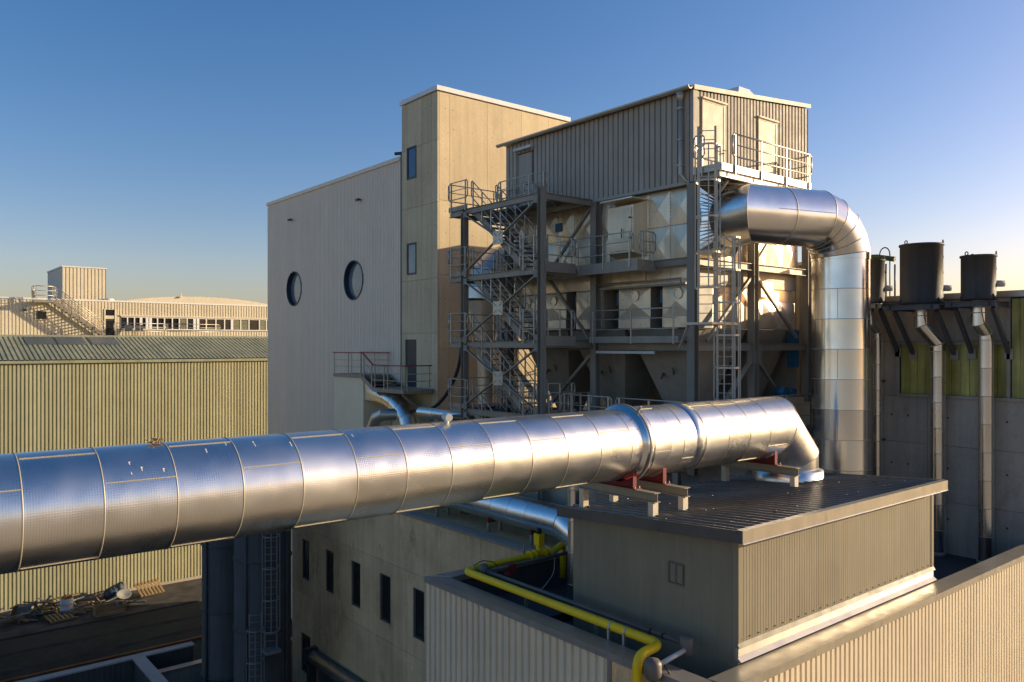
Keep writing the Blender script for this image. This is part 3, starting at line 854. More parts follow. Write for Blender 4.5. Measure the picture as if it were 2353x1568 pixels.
# ================================================================== concrete block with slot windows
BX = 17.5
cw = thing('concrete_block', 'stained bare concrete building with a row of dark slot windows', 'building', (BX, 30, -GROUND))
by0, by1, bz = 18.7, 39.75, -7.05
MB().box(BX + 0.12, 22.6, by0, by1, -GROUND, bz - 0.05).build('wall', 'old_conc', cw)
slots = []
for (u0, u1, v0, v1) in ((694, 710.5, 1239, 1330), (747.5, 766.5, 1261, 1357), (807, 828, 1286, 1388), (872.5, 897.5, 1312, 1422), (949, 975, 1344, 1462)):
    ya, yb = yw(u1, BX), yw(u0, BX); slots.append((ya, yb, zw(v0 + 90, BX, yb) if False else -11.98, -9.93))
slots.append((yw(713, BX), yw(692, BX), -16.75, -14.75))
sh = (yw(1010, BX), 36.7, -18.99, -15.55)
ys = [by0, 20.6, 23.3, 25.9, 28.7, 31.6, 34.4, 37.2, by1]
panels(cw, 'old_conc', '-X', BX, ys, [-19, -16.3, -12.75, -9.35, bz - 0.02], slots + [sh], 0.13, 0.006)
for (ya, yb, z0_, z1_) in slots:
    wdw = MB().box(BX + 0.05, BX + 0.118, ya, yb, z0_, z0_ + 0.09).box(BX + 0.05, BX + 0.118, ya, yb, z1_ - 0.09, z1_).box(BX + 0.05, BX + 0.118, ya, ya + 0.13, z0_ + .091, z1_ - .091).box(BX + 0.05, BX + 0.118, yb - 0.13, yb, z0_ + .091, z1_ - .091).build('window', 'frame_dark', cw)
    MB().box(BX + 0.085, BX + 0.095, ya + 0.131, yb - 0.131, z0_ + 0.092, z1_ - 0.092).build('pane', 'glass_dark', wdw)
MB().box(BX - 0.12, BX + 0.45, by0, by1 + 0.12, bz, bz + 0.10).box(BX + 0.46, 22.6, by1 - 0.3, by1 + 0.12, bz, bz + 0.10).build('coping', 'coping', cw)
MB().box(BX + 0.46, 22.6, by0, by1 - 0.32, bz - 0.6, bz - 0.45).build('roof', 'membrane', cw)
rs = thing('roller_shutter', 'steel roller shutter with exposed drum low on the concrete block', 'shutter', (BX - 0.2, 32, -GROUND))
MB().tube((BX - 0.28, sh[0], -15.35), (BX - 0.28, 37.0, -15.35), 0.30, 28).build('drum', 'shutter', rs)
for k in range(26):
    aa = k * 2 * math.pi / 26
    MB().bar((BX - 0.28 + 0.302 * math.cos(aa), sh[0] + 0.02, -15.35 + 0.302 * math.sin(aa)), (BX - 0.28 + 0.302 * math.cos(aa), 36.98, -15.35 + 0.302 * math.sin(aa)), 0.012, 0.025, (math.cos(aa), 0, math.sin(aa))).build('drum_slat', 'scrap', rs)
for k in range(30):
    z0_ = -18.95 + k * 0.11
    MB().box(BX - 0.02 - 0.012 * (k % 2), BX + 0.03, sh[0], 36.65, z0_, z0_ + 0.102).build('slat', 'shutter', rs)
for yy in (36.75, sh[0] - 0.1):
    MB().box(BX - 0.62, BX - 0.005, yy, yy + 0.28, -15.75, -14.98).build('end_bracket', 'frame_dark', rs)
MB().box(BX - 0.40, BX - 0.05, 36.8, 37.15, -16.8, -15.8).build('motor', 'frame_dark', rs)

# dark silos below the pipe
def silo(name, label, cx, cy, r, ztop, extras):
    s = thing(name, label, 'silo', (cx, cy, -GROUND), 'dark silos')
    MB().lathe([(r + 0.06, -GROUND), (r + 0.06, -GROUND + 0.9), (r, -GROUND + 0.95), (r, ztop), (r * 0.5, ztop + 0.35), (0.02, ztop + 0.42)], (cx, cy, 0), 40).build('shell', 'silo', s)
    for z in (-16.2, -13.0, -9.8, -6.9):
        if z < ztop: MB().lathe([(r + 0.005, z), (r + 0.05, z + 0.01), (r + 0.05, z + 0.09), (r + 0.005, z + 0.1)], (cx, cy, 0), 40).build('stiffener', 'silo', s)
    for aa in extras:
        px, py = cx + (r + 0.07) * math.cos(aa), cy + (r + 0.07) * math.sin(aa)
        MB().tube((px, py, -GROUND), (px, py, ztop - 0.1), 0.06, 8).build('side_pipe', 'silo', s)
    return s
s1 = silo('silo', 'dark grey cylindrical silo with caged ladder below the big pipe', 14.4, 36.0, 1.27, -6.2, (math.radians(215), math.radians(300)))
s2 = silo('silo', 'dark silo half hidden behind the one with the ladder', 14.05, 39.6, 1.20, -6.4, (math.radians(200),))
def ladder(parent, base, top, out, width=0.45, rung=0.28, cage=True, cage_r=0.36, mat='rail', cage_from=2.0, hoop=0.9, nbar=5, wide=0.05):
    """rungs and hoops are parts of the ladder; 'out' points away from the wall, to the climber's back"""
    base, top, out = Vector(base), Vector(top), Vector(out).normalized()
    side = Vector((0, 0, 1)).cross(out).normalized(); H = top.z - base.z
    for s_ in (-1, 1):
        MB().bar(base + side * (s_ * width / 2), top + side * (s_ * width / 2), wide, 0.025, out).build('stile', mat, parent)
    k = 1
    while k * rung < H - 0.05:
        c = base + Vector((0, 0, k * rung))
        MB().tube(c - side * width / 2, c + side * width / 2, 0.016, 6).build('rung', mat, parent)
        k += 1
    if cage:
        z = cage_from; pts = []
        def hp(a): return side * (cage_r * math.sin(a)) + out * (cage_r * 0.95 * (1 - math.cos(a)) * 0.98)
        angs = [-math.pi / 2 + 0.0 + i * math.pi / 10 for i in range(11)]
        def hoop_pts(zz):
            c = base + Vector((0, 0, zz))
            return [c - side * width / 2] + [c + out * (cage_r * 0.9 + cage_r * math.cos(a) * 0.95) + side * (cage_r * math.sin(a)) for a in angs] + [c + side * width / 2]
        while z <= H + 0.01:
            P = hoop_pts(z); b = MB()
            for p, q in zip(P, P[1:]): b.bar(p, q, 0.012, 0.06)
            b.build('hoop', mat, parent); z += hoop
        z_last = z - hoop
        for i in range(nbar):
            a = -math.pi / 2 + math.pi * i / (nbar - 1)
            o = out * (cage_r * 0.9 + cage_r * math.cos(a) * 0.95) + side * (cage_r * math.sin(a)) * 0.985
            MB().bar(base + o + Vector((0, 0, cage_from)), base + o + Vector((0, 0, z_last)), 0.04, 0.010, out).build('cage_bar', mat, parent)
to_cam = Vector((-0.37, -0.93, 0))
def silo_ladder(u, z0, z1, label):
    th_ = math.atan2(-36.0, -14.4)
    px = xw(u, 34.65)
    l = thing('caged_ladder', label, 'ladder', (px, 34.7, z0), 'ladders on the silo')
    ladder(l, (px, 34.62, z0), (px, 34.62, z1), (-0.37, -0.93, 0), 0.5, 0.3, True, 0.38, 'dim_steel', 2.2 if z0 < -15 else 0.9, 1.4, 3)
    return l
silo_ladder(586, -18.9, -11.9, 'lower caged ladder standing on the ground against the dark silo')
l2 = silo_ladder(622, -13.6, -6.4, 'upper caged ladder on the dark silo above its small landing')
MB().box(xw(604, 34.6), xw(637, 34.6), 34.15, 34.8, -13.75, -13.6).build('landing', 'dim_steel', l2)

# low annex with copings at the bottom left
an = thing('low_annex', 'low dark annex with pale roof edge copings at the yard', 'annex', (6, 43.8, -GROUND))
ay, az_ = 43.8, -16.0
MB().box(-12, 13.7, ay, ay + 0.35, -GROUND, az_ - 0.06).box(10.75, 11.1, 30, ay - 0.002, -GROUND, az_ - 0.06).box(-12, 10.74, 30, 30.3, -GROUND, az_ - 0.06).build('wall', 'silo', an)
MB().box(-12, 13.75, ay - 0.1, ay + 0.42, az_ - 0.055, az_ + 0.02).build('coping', 'pale_coping', an)
MB().box(10.65, 11.25, 30, ay - 0.105, az_ - 0.055, az_ + 0.02).build('coping', 'pale_coping', an)
MB().box(11.12, 19.0, 42.3, 42.6, -GROUND, -16.55).build('wall', 'grey_conc', an)
MB().box(11.26, 19.0, 42.2, 42.7, -16.545, -16.47).build('coping', 'coping', an)
MB().box(-12, 10.74, 30.3, ay - 0.01, -17.6, -17.4).build('roof', 'membrane', an)
clad(an, 'silo', '-Y', ay - 0.04, -12, 10.7, -17.4, az_ - 0.06, 1.0, 0.25, 0.03)
MB().box(-30, 26, 52.6, 52.85, -GROUND, -GROUND + 0.14).build('kerb', 'rust')
tag(bpy.data.objects['kerb'], 'rust-orange edging strip along the dirt yard', 'edging')
# ================================================================== filter plant
FX0, FX1, FY0, FY1 = 22.4, 29.8, 17.5, 27.9
fp_ = thing('filter_plant', 'steel-framed filter plant with ribbed grey top house and pressed metal panels', 'plant', (26, 22, -7.5))
BZ = 5.75
def zroof(x): return 8.93 + (x - FX0) * 0.097
MB().prism([(FX0 + 0.09, BZ + 0.05), (FX1 - 0.03, BZ + 0.05), (FX1 - 0.03, zroof(FX1) - 0.05), (FX0 + 0.09, zroof(FX0) - 0.05)], 'y', FY0 + 0.09, FY1 - 0.02).build('top_house', 'core_dark', fp_)
dl0, dl1 = yw(1224, FX0), yw(1191, FX0)        # door on the -X face
clad(fp_, 'grey_sheet', '-X', FX0, FY0 + 0.12, dl0 - 0.08, BZ, 8.92, 1.0, 0.26, 0.06, 0.72)
clad(fp_, 'grey_sheet', '-X', FX0, dl1 + 0.08, FY1, BZ, 8.92, 1.0, 0.26, 0.06, 0.72)
clad(fp_, 'grey_sheet', '-X', FX0, dl0 - 0.08, dl1 + 0.08, 8.42, 8.92, 1.2, 0.26, 0.06, 0.72)
d1 = (xw(1612, FY0), xw(1664, FY0), 5.95, 8.68)
d2 = (xw(1741, FY0), xw(1783, FY0), 5.95, 8.62)
for a, b2 in ((FX0 + 0.22, d1[0] - 0.04), (d1[1] + 0.04, d2[0] - 0.04), (d2[1] + 0.04, FX1)):
    clad(fp_, 'grey_sheet', '-Y', FY0, a, b2, BZ - 0.3, 9.2, 1.0 if b2 - a > 1 else 0.5, 0.21, 0.07, 0.56, ztop=lambda x: zroof(x) - 0.06)
for d_ in (d1, d2):
    clad(fp_, 'grey_sheet', '-Y', FY0, d_[0] - 0.04, d_[1] + 0.04, d_[3] + 0.06, 9.2, 1.5, 0.21, 0.07, 0.56, ztop=lambda x: zroof(x) - 0.06)
    dd = MB().box(d_[0] + 0.09, d_[1] - 0.09, FY0 - 0.03, FY0 + 0.05, d_[2], d_[3] - 0.08).build('door', 'front_sheet', fp_)
    MB().box(d_[0], d_[0] + 0.085, FY0 - 0.045, FY0 + 0.05, d_[2], d_[3] - 0.08).box(d_[1] - 0.085, d_[1], FY0 - 0.045, FY0 + 0.05, d_[2], d_[3] - 0.08).box(d_[0], d_[1], FY0 - 0.045, FY0 + 0.05, d_[3] - 0.078, d_[3]).build('door_frame', 'front_sheet', dd)
    MB().box(d_[0] - 0.05, d_[1] + 0.05, FY0 - 0.12, FY0 - 0.046, d_[3] - 0.01, d_[3] + 0.05).build('drip_cap', 'front_sheet', dd)
    MB().tube((d_[1] - 0.25, FY0 - 0.12, 7.0), (d_[1] - 0.05, FY0 - 0.12, 7.0), 0.018, 8).tube((d_[1] - 0.15, FY0 - 0.12, 6.9), (d_[1] - 0.15, FY0 - 0.03, 6.9), 0.02, 8).build('handle', 'frame_dark', dd)
ld = MB().box(FX0 - 0.03, FX0 + 0.05, dl0, dl1, BZ + 0.1, 8.35).build('door', 'grey_sheet', fp_)
MB().box(FX0 - 0.05, FX0 - 0.031, dl0, dl0 + 0.06, BZ + 0.1, 8.35).box(FX0 - 0.05, FX0 - 0.031, dl1 - 0.06, dl1, BZ + 0.1, 8.35).build('door_frame', 'steel', ld)
MB().tube((FX0 - 0.10, dl0 + 0.15, 6.95), (FX0 - 0.10, dl0 + 0.32, 6.95), 0.018, 8).build('handle', 'frame_dark', ld)
MB().box(FX0 - 0.22, FX0 - 0.05, dl0 - 0.1, dl1 + 0.1, 8.5, 8.62).build('door_lamp', 'lamp', fp_)
# trims, roof, gutter, downpipe, skylight
MB().box(FX0 - 0.02, FX0 + 0.22, FY0 - 0.025, FY0 + 0.12, BZ - 0.05, 8.91).build('corner_trim', 'grey_sheet', fp_)
MB().box(FX0 - 0.04, FX0 + 0.05, FY0 + 0.15, FY1, BZ - 0.12, BZ - 0.004).build('drip_flashing', 'grey_sheet', fp_)
MB().prism([(FX0 - 0.10, 8.95), (FX1 + 0.06, zroof(FX1) + 0.03), (FX1 + 0.06, zroof(FX1) + 0.12), (FX0 - 0.10, 9.04)], 'y', FY0 - 0.06, FY1 + 0.2).build('roof', 'grey_sheet', fp_)
MB().prism([(FX0 - 0.04, 8.89), (FX1 + 0.07, zroof(FX1) - 0.02), (FX1 + 0.07, zroof(FX1) + 0.135), (FX0 - 0.04, 9.055)], 'y', FY0 - 0.085, FY0 - 0.062).build('verge_trim', 'front_sheet', fp_)
gt = MB()
gp_ = [(FX0 - 0.22 + 0.11 * math.cos(a), 8.99 + 0.11 * math.sin(a)) for a in [math.pi + k * math.pi / 8 for k in range(9)]]
gp2 = gp_ + [(x * 1.0, z + 0.012) for x, z in [(FX0 - 0.22 + 0.095 * math.cos(a), 8.99 + 0.095 * math.sin(a)) for a in [2 * math.pi - k * math.pi / 8 for k in range(9)]]]
gt.prism(gp2, 'y', FY0 - 0.05, FY1 + 0.35).build('gutter', 'rail', fp_)
py = yw(1569, FX0)
MB().tube((FX0 - 0.14, py, 8.87), (FX0 - 0.14, py, 8.55), 0.16, 12, True, 0.075).pipe([(FX0 - 0.14, py, 8.62), (FX0 - 0.14, py, 6.0), (FX0 - 0.05, py - 0.12, 5.8), (FX0 + 0.1, py - 0.3, 5.6)], 0.07, 12).build('downpipe', 'rail', fp_)
for z in (8.3, 7.2, 6.3): MB().box(FX0 - 0.22, FX0 - 0.01, py - 0.10, py + 0.10, z, z + 0.04).build('pipe_clip', 'rail', fp_)
sk = [(26.4, 18.5), (28.75, 18.5), (28.75, 20.2), (26.4, 20.2)]
zz = zroof(26.4) + 0.1
MB().hexa([(x, y, zz) for x, y in sk] + [(26.8, 18.7, zz + 0.8), (27.5, 18.7, zz + 0.8), (27.5, 19.95, zz + 0.8), (26.8, 19.95, zz + 0.8)]).build('skylight', 'white', fp_)

# pressed panels: shallow pyramids
def pyramid_panel(facing, plane, a, b2, z0, z1, h=0.085, g_=0.006):
    a, b2, z0, z1 = a + g_, b2 - g_, z0 + g_, z1 - g_
    c, zc = (a + b2) / 2, (z0 + z1) / 2
    P = lambda t, z, d: (plane - d, t, z) if facing == '-X' else (t, plane - d, z)
    if facing == '-X': a, b2 = b2, a
    vs = [P(a, z0, 0), P(b2, z0, 0), P(b2, z1, 0), P(a, z1, 0), P(c, zc, h), P(a, z0, -0.05), P(b2, z0, -0.05), P(b2, z1, -0.05), P(a, z1, -0.05)]
    return MB().add(vs, [(0, 1, 4), (1, 2, 4), (2, 3, 4), (3, 0, 4), (0, 5, 6, 1), (1, 6, 7, 2), (2, 7, 8, 3), (3, 8, 5, 0)])
PX = FX0 + 0.28
MB().box(PX + 0.06, FX1 - 0.3, FY0 + 0.35, FY1 - 0.1, 2.2, BZ + 0.04).build('casing', 'hopper', fp_)
ny = 10
ysp = [FY0 + 0.25 + i * (FY1 - FY0 - 0.4) / ny for i in range(ny + 1)]
zsp = [2.2, 2.9, 4.32, BZ - 0.13]
for a, b2 in zip(ysp, ysp[1:]):
    for z0_, z1_ in zip(zsp[1:], zsp[2:]):
        pyramid_panel('-X', PX, a, b2, z0_, z1_).build('pressed_panel', 'panel', fp_)
    pyramid_panel('-X', PX, a, b2, zsp[0], zsp[1], 0.02).build('pressed_panel', 'panel', fp_)
xsp = [FX0 + 0.3 + i * (FX1 - FX0 - 0.6) / 6 for i in range(7)]
for a, b2 in zip(xsp, xsp[1:]):
    for z0_, z1_ in ((2.9, 4.32), (4.32, BZ - 0.32)):
        pyramid_panel('-Y', FY0 + 0.28, a, b2, z0_, z1_).build('pressed_panel', 'panel', fp_)
# joint screws
sc = MB()
for y in ysp[1:-1]:
    for k in range(22):
        z = 2.95 + k * 0.125
        if z < BZ - 0.15: sc.box(PX - 0.02, PX + 0.02, y - 0.012, y + 0.012, z, z + 0.024)
for k in range(80): sc.box(PX - 0.02, PX + 0.02, ysp[0] + k * 0.125, ysp[0] + k * 0.125 + 0.024, 4.31, 4.334)
tag(sc.build('joint_screw', 'hopper', fp_), kind='stuff')

# inspection hatch box above the level-two platform
hy0, hy1, hz0, hz1 = yw(1466, FX0 - 0.1), yw(1408, FX0 - 0.1), 3.45, 5.2
hb = MB().hexa([(PX, hy0 - 0.12, hz0 - 0.15), (PX, hy1 + 0.12, hz0 - 0.15), (FX0 - 0.35, hy1, hz0), (FX0 - 0.35, hy0, hz0),
                (PX, hy0 - 0.12, hz1 + 0.2), (PX, hy1 + 0.12, hz1 + 0.2), (FX0 - 0.35, hy1, hz1), (FX0 - 0.35, hy0, hz1)]).build('hatch_box', 'panel', fp_)
MB().box(FX0 - 0.40, FX0 - 0.352, hy0 + 0.08, hy1 - 0.08, hz0 + 0.08, hz1 - 0.1).build('hatch_door', 'panel', hb)
MB().box(FX0 - 0.62, PX, hy0 - 0.16, hy1 + 0.18, hz1 + 0.20, hz1 + 0.25).build('hatch_hood', 'panel', hb)
for z in (hz0 + 0.5, hz1 - 0.5): MB().box(FX0 - 0.46, FX0 - 0.401, hy0 + 0.05, hy0 + 0.16, z, z + 0.05).build('latch', 'frame_dark', hb)
MB().tube((FX0 - 0.46, hy0 + 0.5, 4.0), (FX0 - 0.46, hy0 + 0.5, 4.35), 0.02, 8).build('handle', 'frame_dark', hb)
by_ = yw(1287, PX)
MB().box(PX - 0.09, PX - 0.06, by_ - 0.20, by_ + 0.20, 4.75, 5.1).build('blue_plate', 'blue', fp_)

# lower casing boxes, with dark recesses between them
for (a, b2) in ((17.8, 19.15), (19.72, 21.33), (22.12, 23.7), (24.3, 27.6)):
    MB().box(PX + 0.05, PX + 1.2, a, b2, 0.62, 2.19).build('lower_casing', 'hopper', fp_)
    n_p = 1 if b2 - a < 2 else 2
    for k in range(n_p):
        p, q = a + (b2 - a) * k / n_p, a + (b2 - a) * (k + 1) / n_p
        lp = pyramid_panel('-X', PX + 0.05, p, q, 1.05, 2.15, 0.085).build('pressed_panel', 'panel', fp_)
        MB().box(PX + 0.02, PX + 0.049, p + 0.01, q - 0.01, 0.65, 1.04).build('skirt_panel', 'panel', fp_)
        c = (p + q) / 2 - 0.1
        rg = MB()
        def rng(r, x): return [(x, c + r * math.cos(2 * math.pi * j / 20), 1.85 + r * math.sin(2 * math.pi * j / 20)) for j in range(20)]
        rg.rings([rng(0.20, PX + 0.05), rng(0.20, PX - 0.06), rng(0.17, PX - 0.06), rng(0.17, PX + 0.0)], False).rings([rng(0.17, PX - 0.03), rng(0.001, PX - 0.03)], False)
        rg.build('port_cover', 'panel', fp_)
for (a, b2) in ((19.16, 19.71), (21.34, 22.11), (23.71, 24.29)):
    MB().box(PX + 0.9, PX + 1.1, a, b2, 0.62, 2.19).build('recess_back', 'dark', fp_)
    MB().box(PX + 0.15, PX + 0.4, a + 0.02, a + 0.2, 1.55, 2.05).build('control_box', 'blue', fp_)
MB().tube((PX + 0.2, 21.5, 0.95), (PX + 0.55, 21.5, 0.95), 0.26, 20).build('actuator', 'black', fp_)
# on the -Y side: plain vessel casing, brightly lit
MB().box(FX0 + 0.5, FX1 - 0.5, FY0 + 0.45, FY0 + 0.9, 0.62, 2.85).build('lower_casing', 'panel', fp_)
for a, b2 in zip(xsp[3:], xsp[4:]):
    pyramid_panel('-Y', FY0 + 0.42, a, b2, 0.65, 1.7).build('pressed_panel', 'panel', fp_)
MB().box(26.8, 27.6, FY0 + 0.2, FY0 + 0.42, 1.85, 2.45).build('fan_box', 'panel', fp_)
MB().box(28.9, 29.3, FY0 + 0.1, FY0 + 0.4, -0.9, 0.6).build('blue_cabinet', 'blue', fp_)

# hoppers
for hx0, hx1 in ((22.95, 26.2), (26.35, 29.4)):
    for hy0_, hy1_ in ((17.95, 21.05), (21.2, 24.3), (24.45, 27.6)):
        cx, cy = (hx0 + hx1) / 2, (hy0_ + hy1_) / 2
        MB().hexa([(cx - .35, cy - .35, -3.0), (cx + .35, cy - .35, -3.0), (cx + .35, cy + .35, -3.0), (cx - .35, cy + .35, -3.0),
                   (hx0, hy0_, 0.6), (hx1, hy0_, 0.6), (hx1, hy1_, 0.6), (hx0, hy1_, 0.6)]).build('hopper', 'hopper', fp_)
        hx = hx0 + 0.65
        MB().tube((hx + 0.0, cy + 0.3, -1.05), (hx - 0.35, cy + 0.15, -1.25), 0.05, 8).tube((hx - 0.05, cy - 0.2, -1.1), (hx - 0.3, cy - 0.35, -0.85), 0.03, 8).build('vibrator', 'scrap', fp_)
MB().box(25.9, 26.5, 20.9, 24.6, -0.8, 0.3).build('conveyor', 'hopper', fp_)
MB().box(29.46, 29.56, 17.8, 27.6, -3.0, 0.6).build('side_screen', 'hopper', fp_)  # added screen hiding the sunlit rear block between the hoppers
MB().box(19.9, 29.9, 16.0, 33.9, -GROUND, -4.5).build('sun_block_base', 'hopper', fp_)  # added closed base that keeps sun off the concrete block roof

# columns and beams
colz = -7.5
def column(x, y, w=0.30, z1=BZ - 0.13, mat='post_steel'):
    b = MB(); b.ibeam((x, y, colz), (x, y, z1), w, w, 0.025, 0.02, (1, 0, 0)); return b.build('column', mat, fp_)
for y in (FY0 + 0.0, 22.25, FY1 - 0.25):
    column(FX0 - 0.02, y)
for x in (26.05, FX1): column(x, FY0 + 0.05)
for x, y in ((FX1, 22.25), (FX1, FY1 - 0.25), (26.05, FY1 - 0.25)): column(x, y)
for z, hgt in ((2.95, 0.26), (-0.05, 0.28), (-2.95, 0.26)):
    for y0_, y1_ in ((FY0 + 0.16, 22.09), (22.41, FY1 - 0.41)):
        MB().ibeam((FX0 - 0.02, y0_, z), (FX0 - 0.02, y1_, z), 0.16, hgt).build('beam', 'steel', fp_)
    for x0_, x1_ in ((FX0 + 0.14, 25.89), (26.21, FX1 - 0.16)):
        MB().ibeam((x0_, FY0 + 0.03, z - 0.02), (x1_, FY0 + 0.03, z - 0.02), 0.16, hgt).build('beam', 'steel', fp_)
MB().tube((FX0 - 0.06, FY0 + 0.5, 2.36), (FX0 - 0.06, 22.0, 2.36), 0.035, 10).tube((FX0 - 0.06, FY0 + 0.5, 2.36), (FX0 - 0.06, FY0 + 0.5, 2.0), 0.025, 8).tube((FX0 - 0.06, 19.6, 2.36), (FX0 - 0.06, 19.6, 2.8), 0.025, 8).build('conduit', 'steel', fp_)
MB().box(FX0 - 0.05, FX0 + 0.1, FY0 + 0.3, 22.0, 2.14, 2.22).build('ledge', 'steel', fp_)
# bracing
def brace(p, q, w=0.12): MB().bar(p, q, w, w * 0.8).build('brace', 'steel', fp_)
brace((FX0 - 0.02, 22.45, 5.5), (FX0 - 0.02, 24.9, 3.1))
brace((FX0 - 0.02, 24.9, 2.7), (FX0 - 0.02, 22.6, 0.25))
brace((FX0 - 0.02, 22.5, -0.4), (FX0 - 0.02, 25.2, -2.7), 0.14)
for s_ in (-1, 1):
    brace((26.05 + s_ * 0.2, FY0 + 0.02, 2.55), (26.05 + s_ * 2.9, FY0 + 0.02, 0.3 if s_ > 0 else 0.15))
    brace((26.05 + s_ * 0.2, FY0 + 0.02, -0.55), (26.05 + s_ * 2.8, FY0 + 0.02, -3.0), 0.14)
brace((26.3, FY0 + 0.02, 3.25), (28.3, FY0 + 0.02, 5.3))
MB().box(25.6, 26.5, FY0 - 0.02, FY0 + 0.0, -0.72, -0.2).build('gusset_plate', 'post_steel', fp_)

# level-three walkway along the -X side, with lamp below
MB().box(FX0 - 0.55, FX0 + 0.5, FY0 + 0.2, 22.05, 0.10, 0.16).build('walkway', 'grate', fp_)
MB().box(FX0 - 0.58, FX0 - 0.555, FY0 + 0.2, 22.05, 0.08, 0.32).build('toe_board', 'steel', fp_)
railing(fp_, (FX0 - 0.57, 22.0, 0.16), (FX0 - 0.57, FY0 + 0.25, 0.16), 1.15, ends=False, spacing=1.45)
MB().box(FX0 - 0.35, FX0 - 0.25, 19.0, 21.9, -0.32, -0.22).build('tube_lamp', 'lamp', fp_)
# level-two platform at the hatch
MB().box(FX0 - 1.05, FX0 - 0.12, 19.15, 22.3, 2.86, 2.92).build('platform_deck', 'grate', fp_)
MB().box(FX0 - 1.09, FX0 - 1.055, 19.1, 22.3, 2.66, 3.06).box(FX0 - 1.05, FX0 - 0.12, 19.1, 19.145, 2.66, 3.06).build('toe_board', 'steel', fp_)
railing(fp_, (FX0 - 1.11, 22.25, 2.92), (FX0 - 1.11, 19.3, 2.92), 1.15, spacing=1.2)
railing(fp_, (FX0 - 1.0, 19.07, 2.92), (FX0 - 0.16, 19.07, 2.92), 1.15, spacing=0.5)
# machine floor
mf = MB().box(19.7, 30.0, 16.0, 29.0, -3.14, -3.08).build('machine_floor', 'grate', fp_)
for y in (16.0, 20.4, 24.8, 29.0):
    MB().ibeam((19.7, y, -3.28), (30.0, y, -3.28), 0.14, 0.26).build('floor_beam', 'steel', fp_)
for x, y in ((19.8, 16.1), (19.8, 20.4), (26, 16.1), (29.9, 16.1)):
    MB().ibeam((x, y, colz), (x, y, -3.42), 0.2, 0.2, 0.02, 0.016, (1, 0, 0)).build('floor_post', 'steel', fp_)
railing(fp_, (20.3, 19.2, -3.08), (20.3, 16.2, -3.08), 1.25, spacing=1.4)
railing(fp_, (20.3, 21.6, -3.08), (20.3, 19.4, -3.08), 1.25, spacing=0.8)
railing(fp_, (20.3, 22.0, -3.08), (21.9, 22.0, -3.08), 1.25, spacing=0.5)
railing(fp_, (19.75, 23.2, -3.08), (19.75, 21.9, -3.08), 1.25, spacing=0.6)
railing(fp_, (20.3, 16.1, -3.08), (29.8, 16.1, -3.08), 1.25, spacing=1.6)
# small machines on the floor below the hoppers
MB().box(27.3, 28.4, 16.6, 17.3, -3.08, -2.2).build('switch_cabinet', 'panel', fp_)
MB().tube((26.9, 16.7, -1.75), (26.9, 17.1, -1.75), 0.18, 14).build('motor', 'blue', fp_)
MB().tube((27.5, 16.7, -1.8), (27.5, 17.1, -1.8), 0.16, 14).build('motor', 'blue', fp_)
MB().box(26.6, 27.8, 16.5, 17.2, -2.35, -1.98).build('pump_base', 'panel', fp_)

# ================================================================== upper service platform on the -Y face
sp = thing('service_platform', 'railed service platform below the two doors of the top house', 'platform', (25, 16.9, BZ))
sx0, sx1, sy = 22.35, 27.9, 16.3
MB().box(sx0, sx1, sy, FY0 - 0.05, 5.93, 5.98).build('deck', 'grate', sp)
MB().box(sx0, sx1, sy - 0.035, sy, 5.90, 6.14).box(sx0 - 0.03, sx0, sy, FY0 - 0.05, 5.90, 6.14).box(sx1, sx1 + 0.03, sy, FY0 - 0.05, 5.90, 6.14).build('toe_board', 'rail', sp)
MB().ibeam((sx0, sy + 0.08, 5.80), (sx1, sy + 0.08, 5.80), 0.12, 0.22).build('edge_beam', 'rail', sp)
for x in (sx0 + 0.1, 24.1, 25.95, sx1 - 0.1):
    MB().ibeam((x, sy + 0.15, 5.78), (x, FY0 - 0.05, 5.78), 0.12, 0.2).build('cross_beam', 'steel', sp)
for (xa, xb) in ((sx0 + 0.2, 24.05), (24.15, 25.9), (26.0, sx1 - 0.15)):
    MB().bar((xa, sy + 0.2, 5.72), (xb, FY0 - 0.1, 5.72), 0.05, 0.05).bar((xa, FY0 - 0.1, 5.66), (xb, sy + 0.2, 5.66), 0.05, 0.05).build('under_brace', 'steel', sp)
for x in (23.0, 26.0):
    MB().bar((x, sy + 0.2, 5.66), (x, FY0 - 0.04, 4.7), 0.09, 0.09).build('strut', 'steel', sp)
railing(sp, (sx0 + 0.55, sy - 0.06, 5.98), (sx1 - 0.02, sy - 0.06, 5.98), 1.22, 0.03, spacing=1.35, foot=0.2)
railing(sp, (sx1 + 0.06, sy, 5.98), (sx1 + 0.06, FY0 - 0.15, 5.98), 1.22, 0.03, spacing=1.0, foot=0.2)
railing(sp, (sx0 - 0.06, FY0 - 0.1, 5.98), (sx0 - 0.06, FY0 - 0.55, 5.98), 1.22, 0.03, spacing=0.3, foot=0.2)

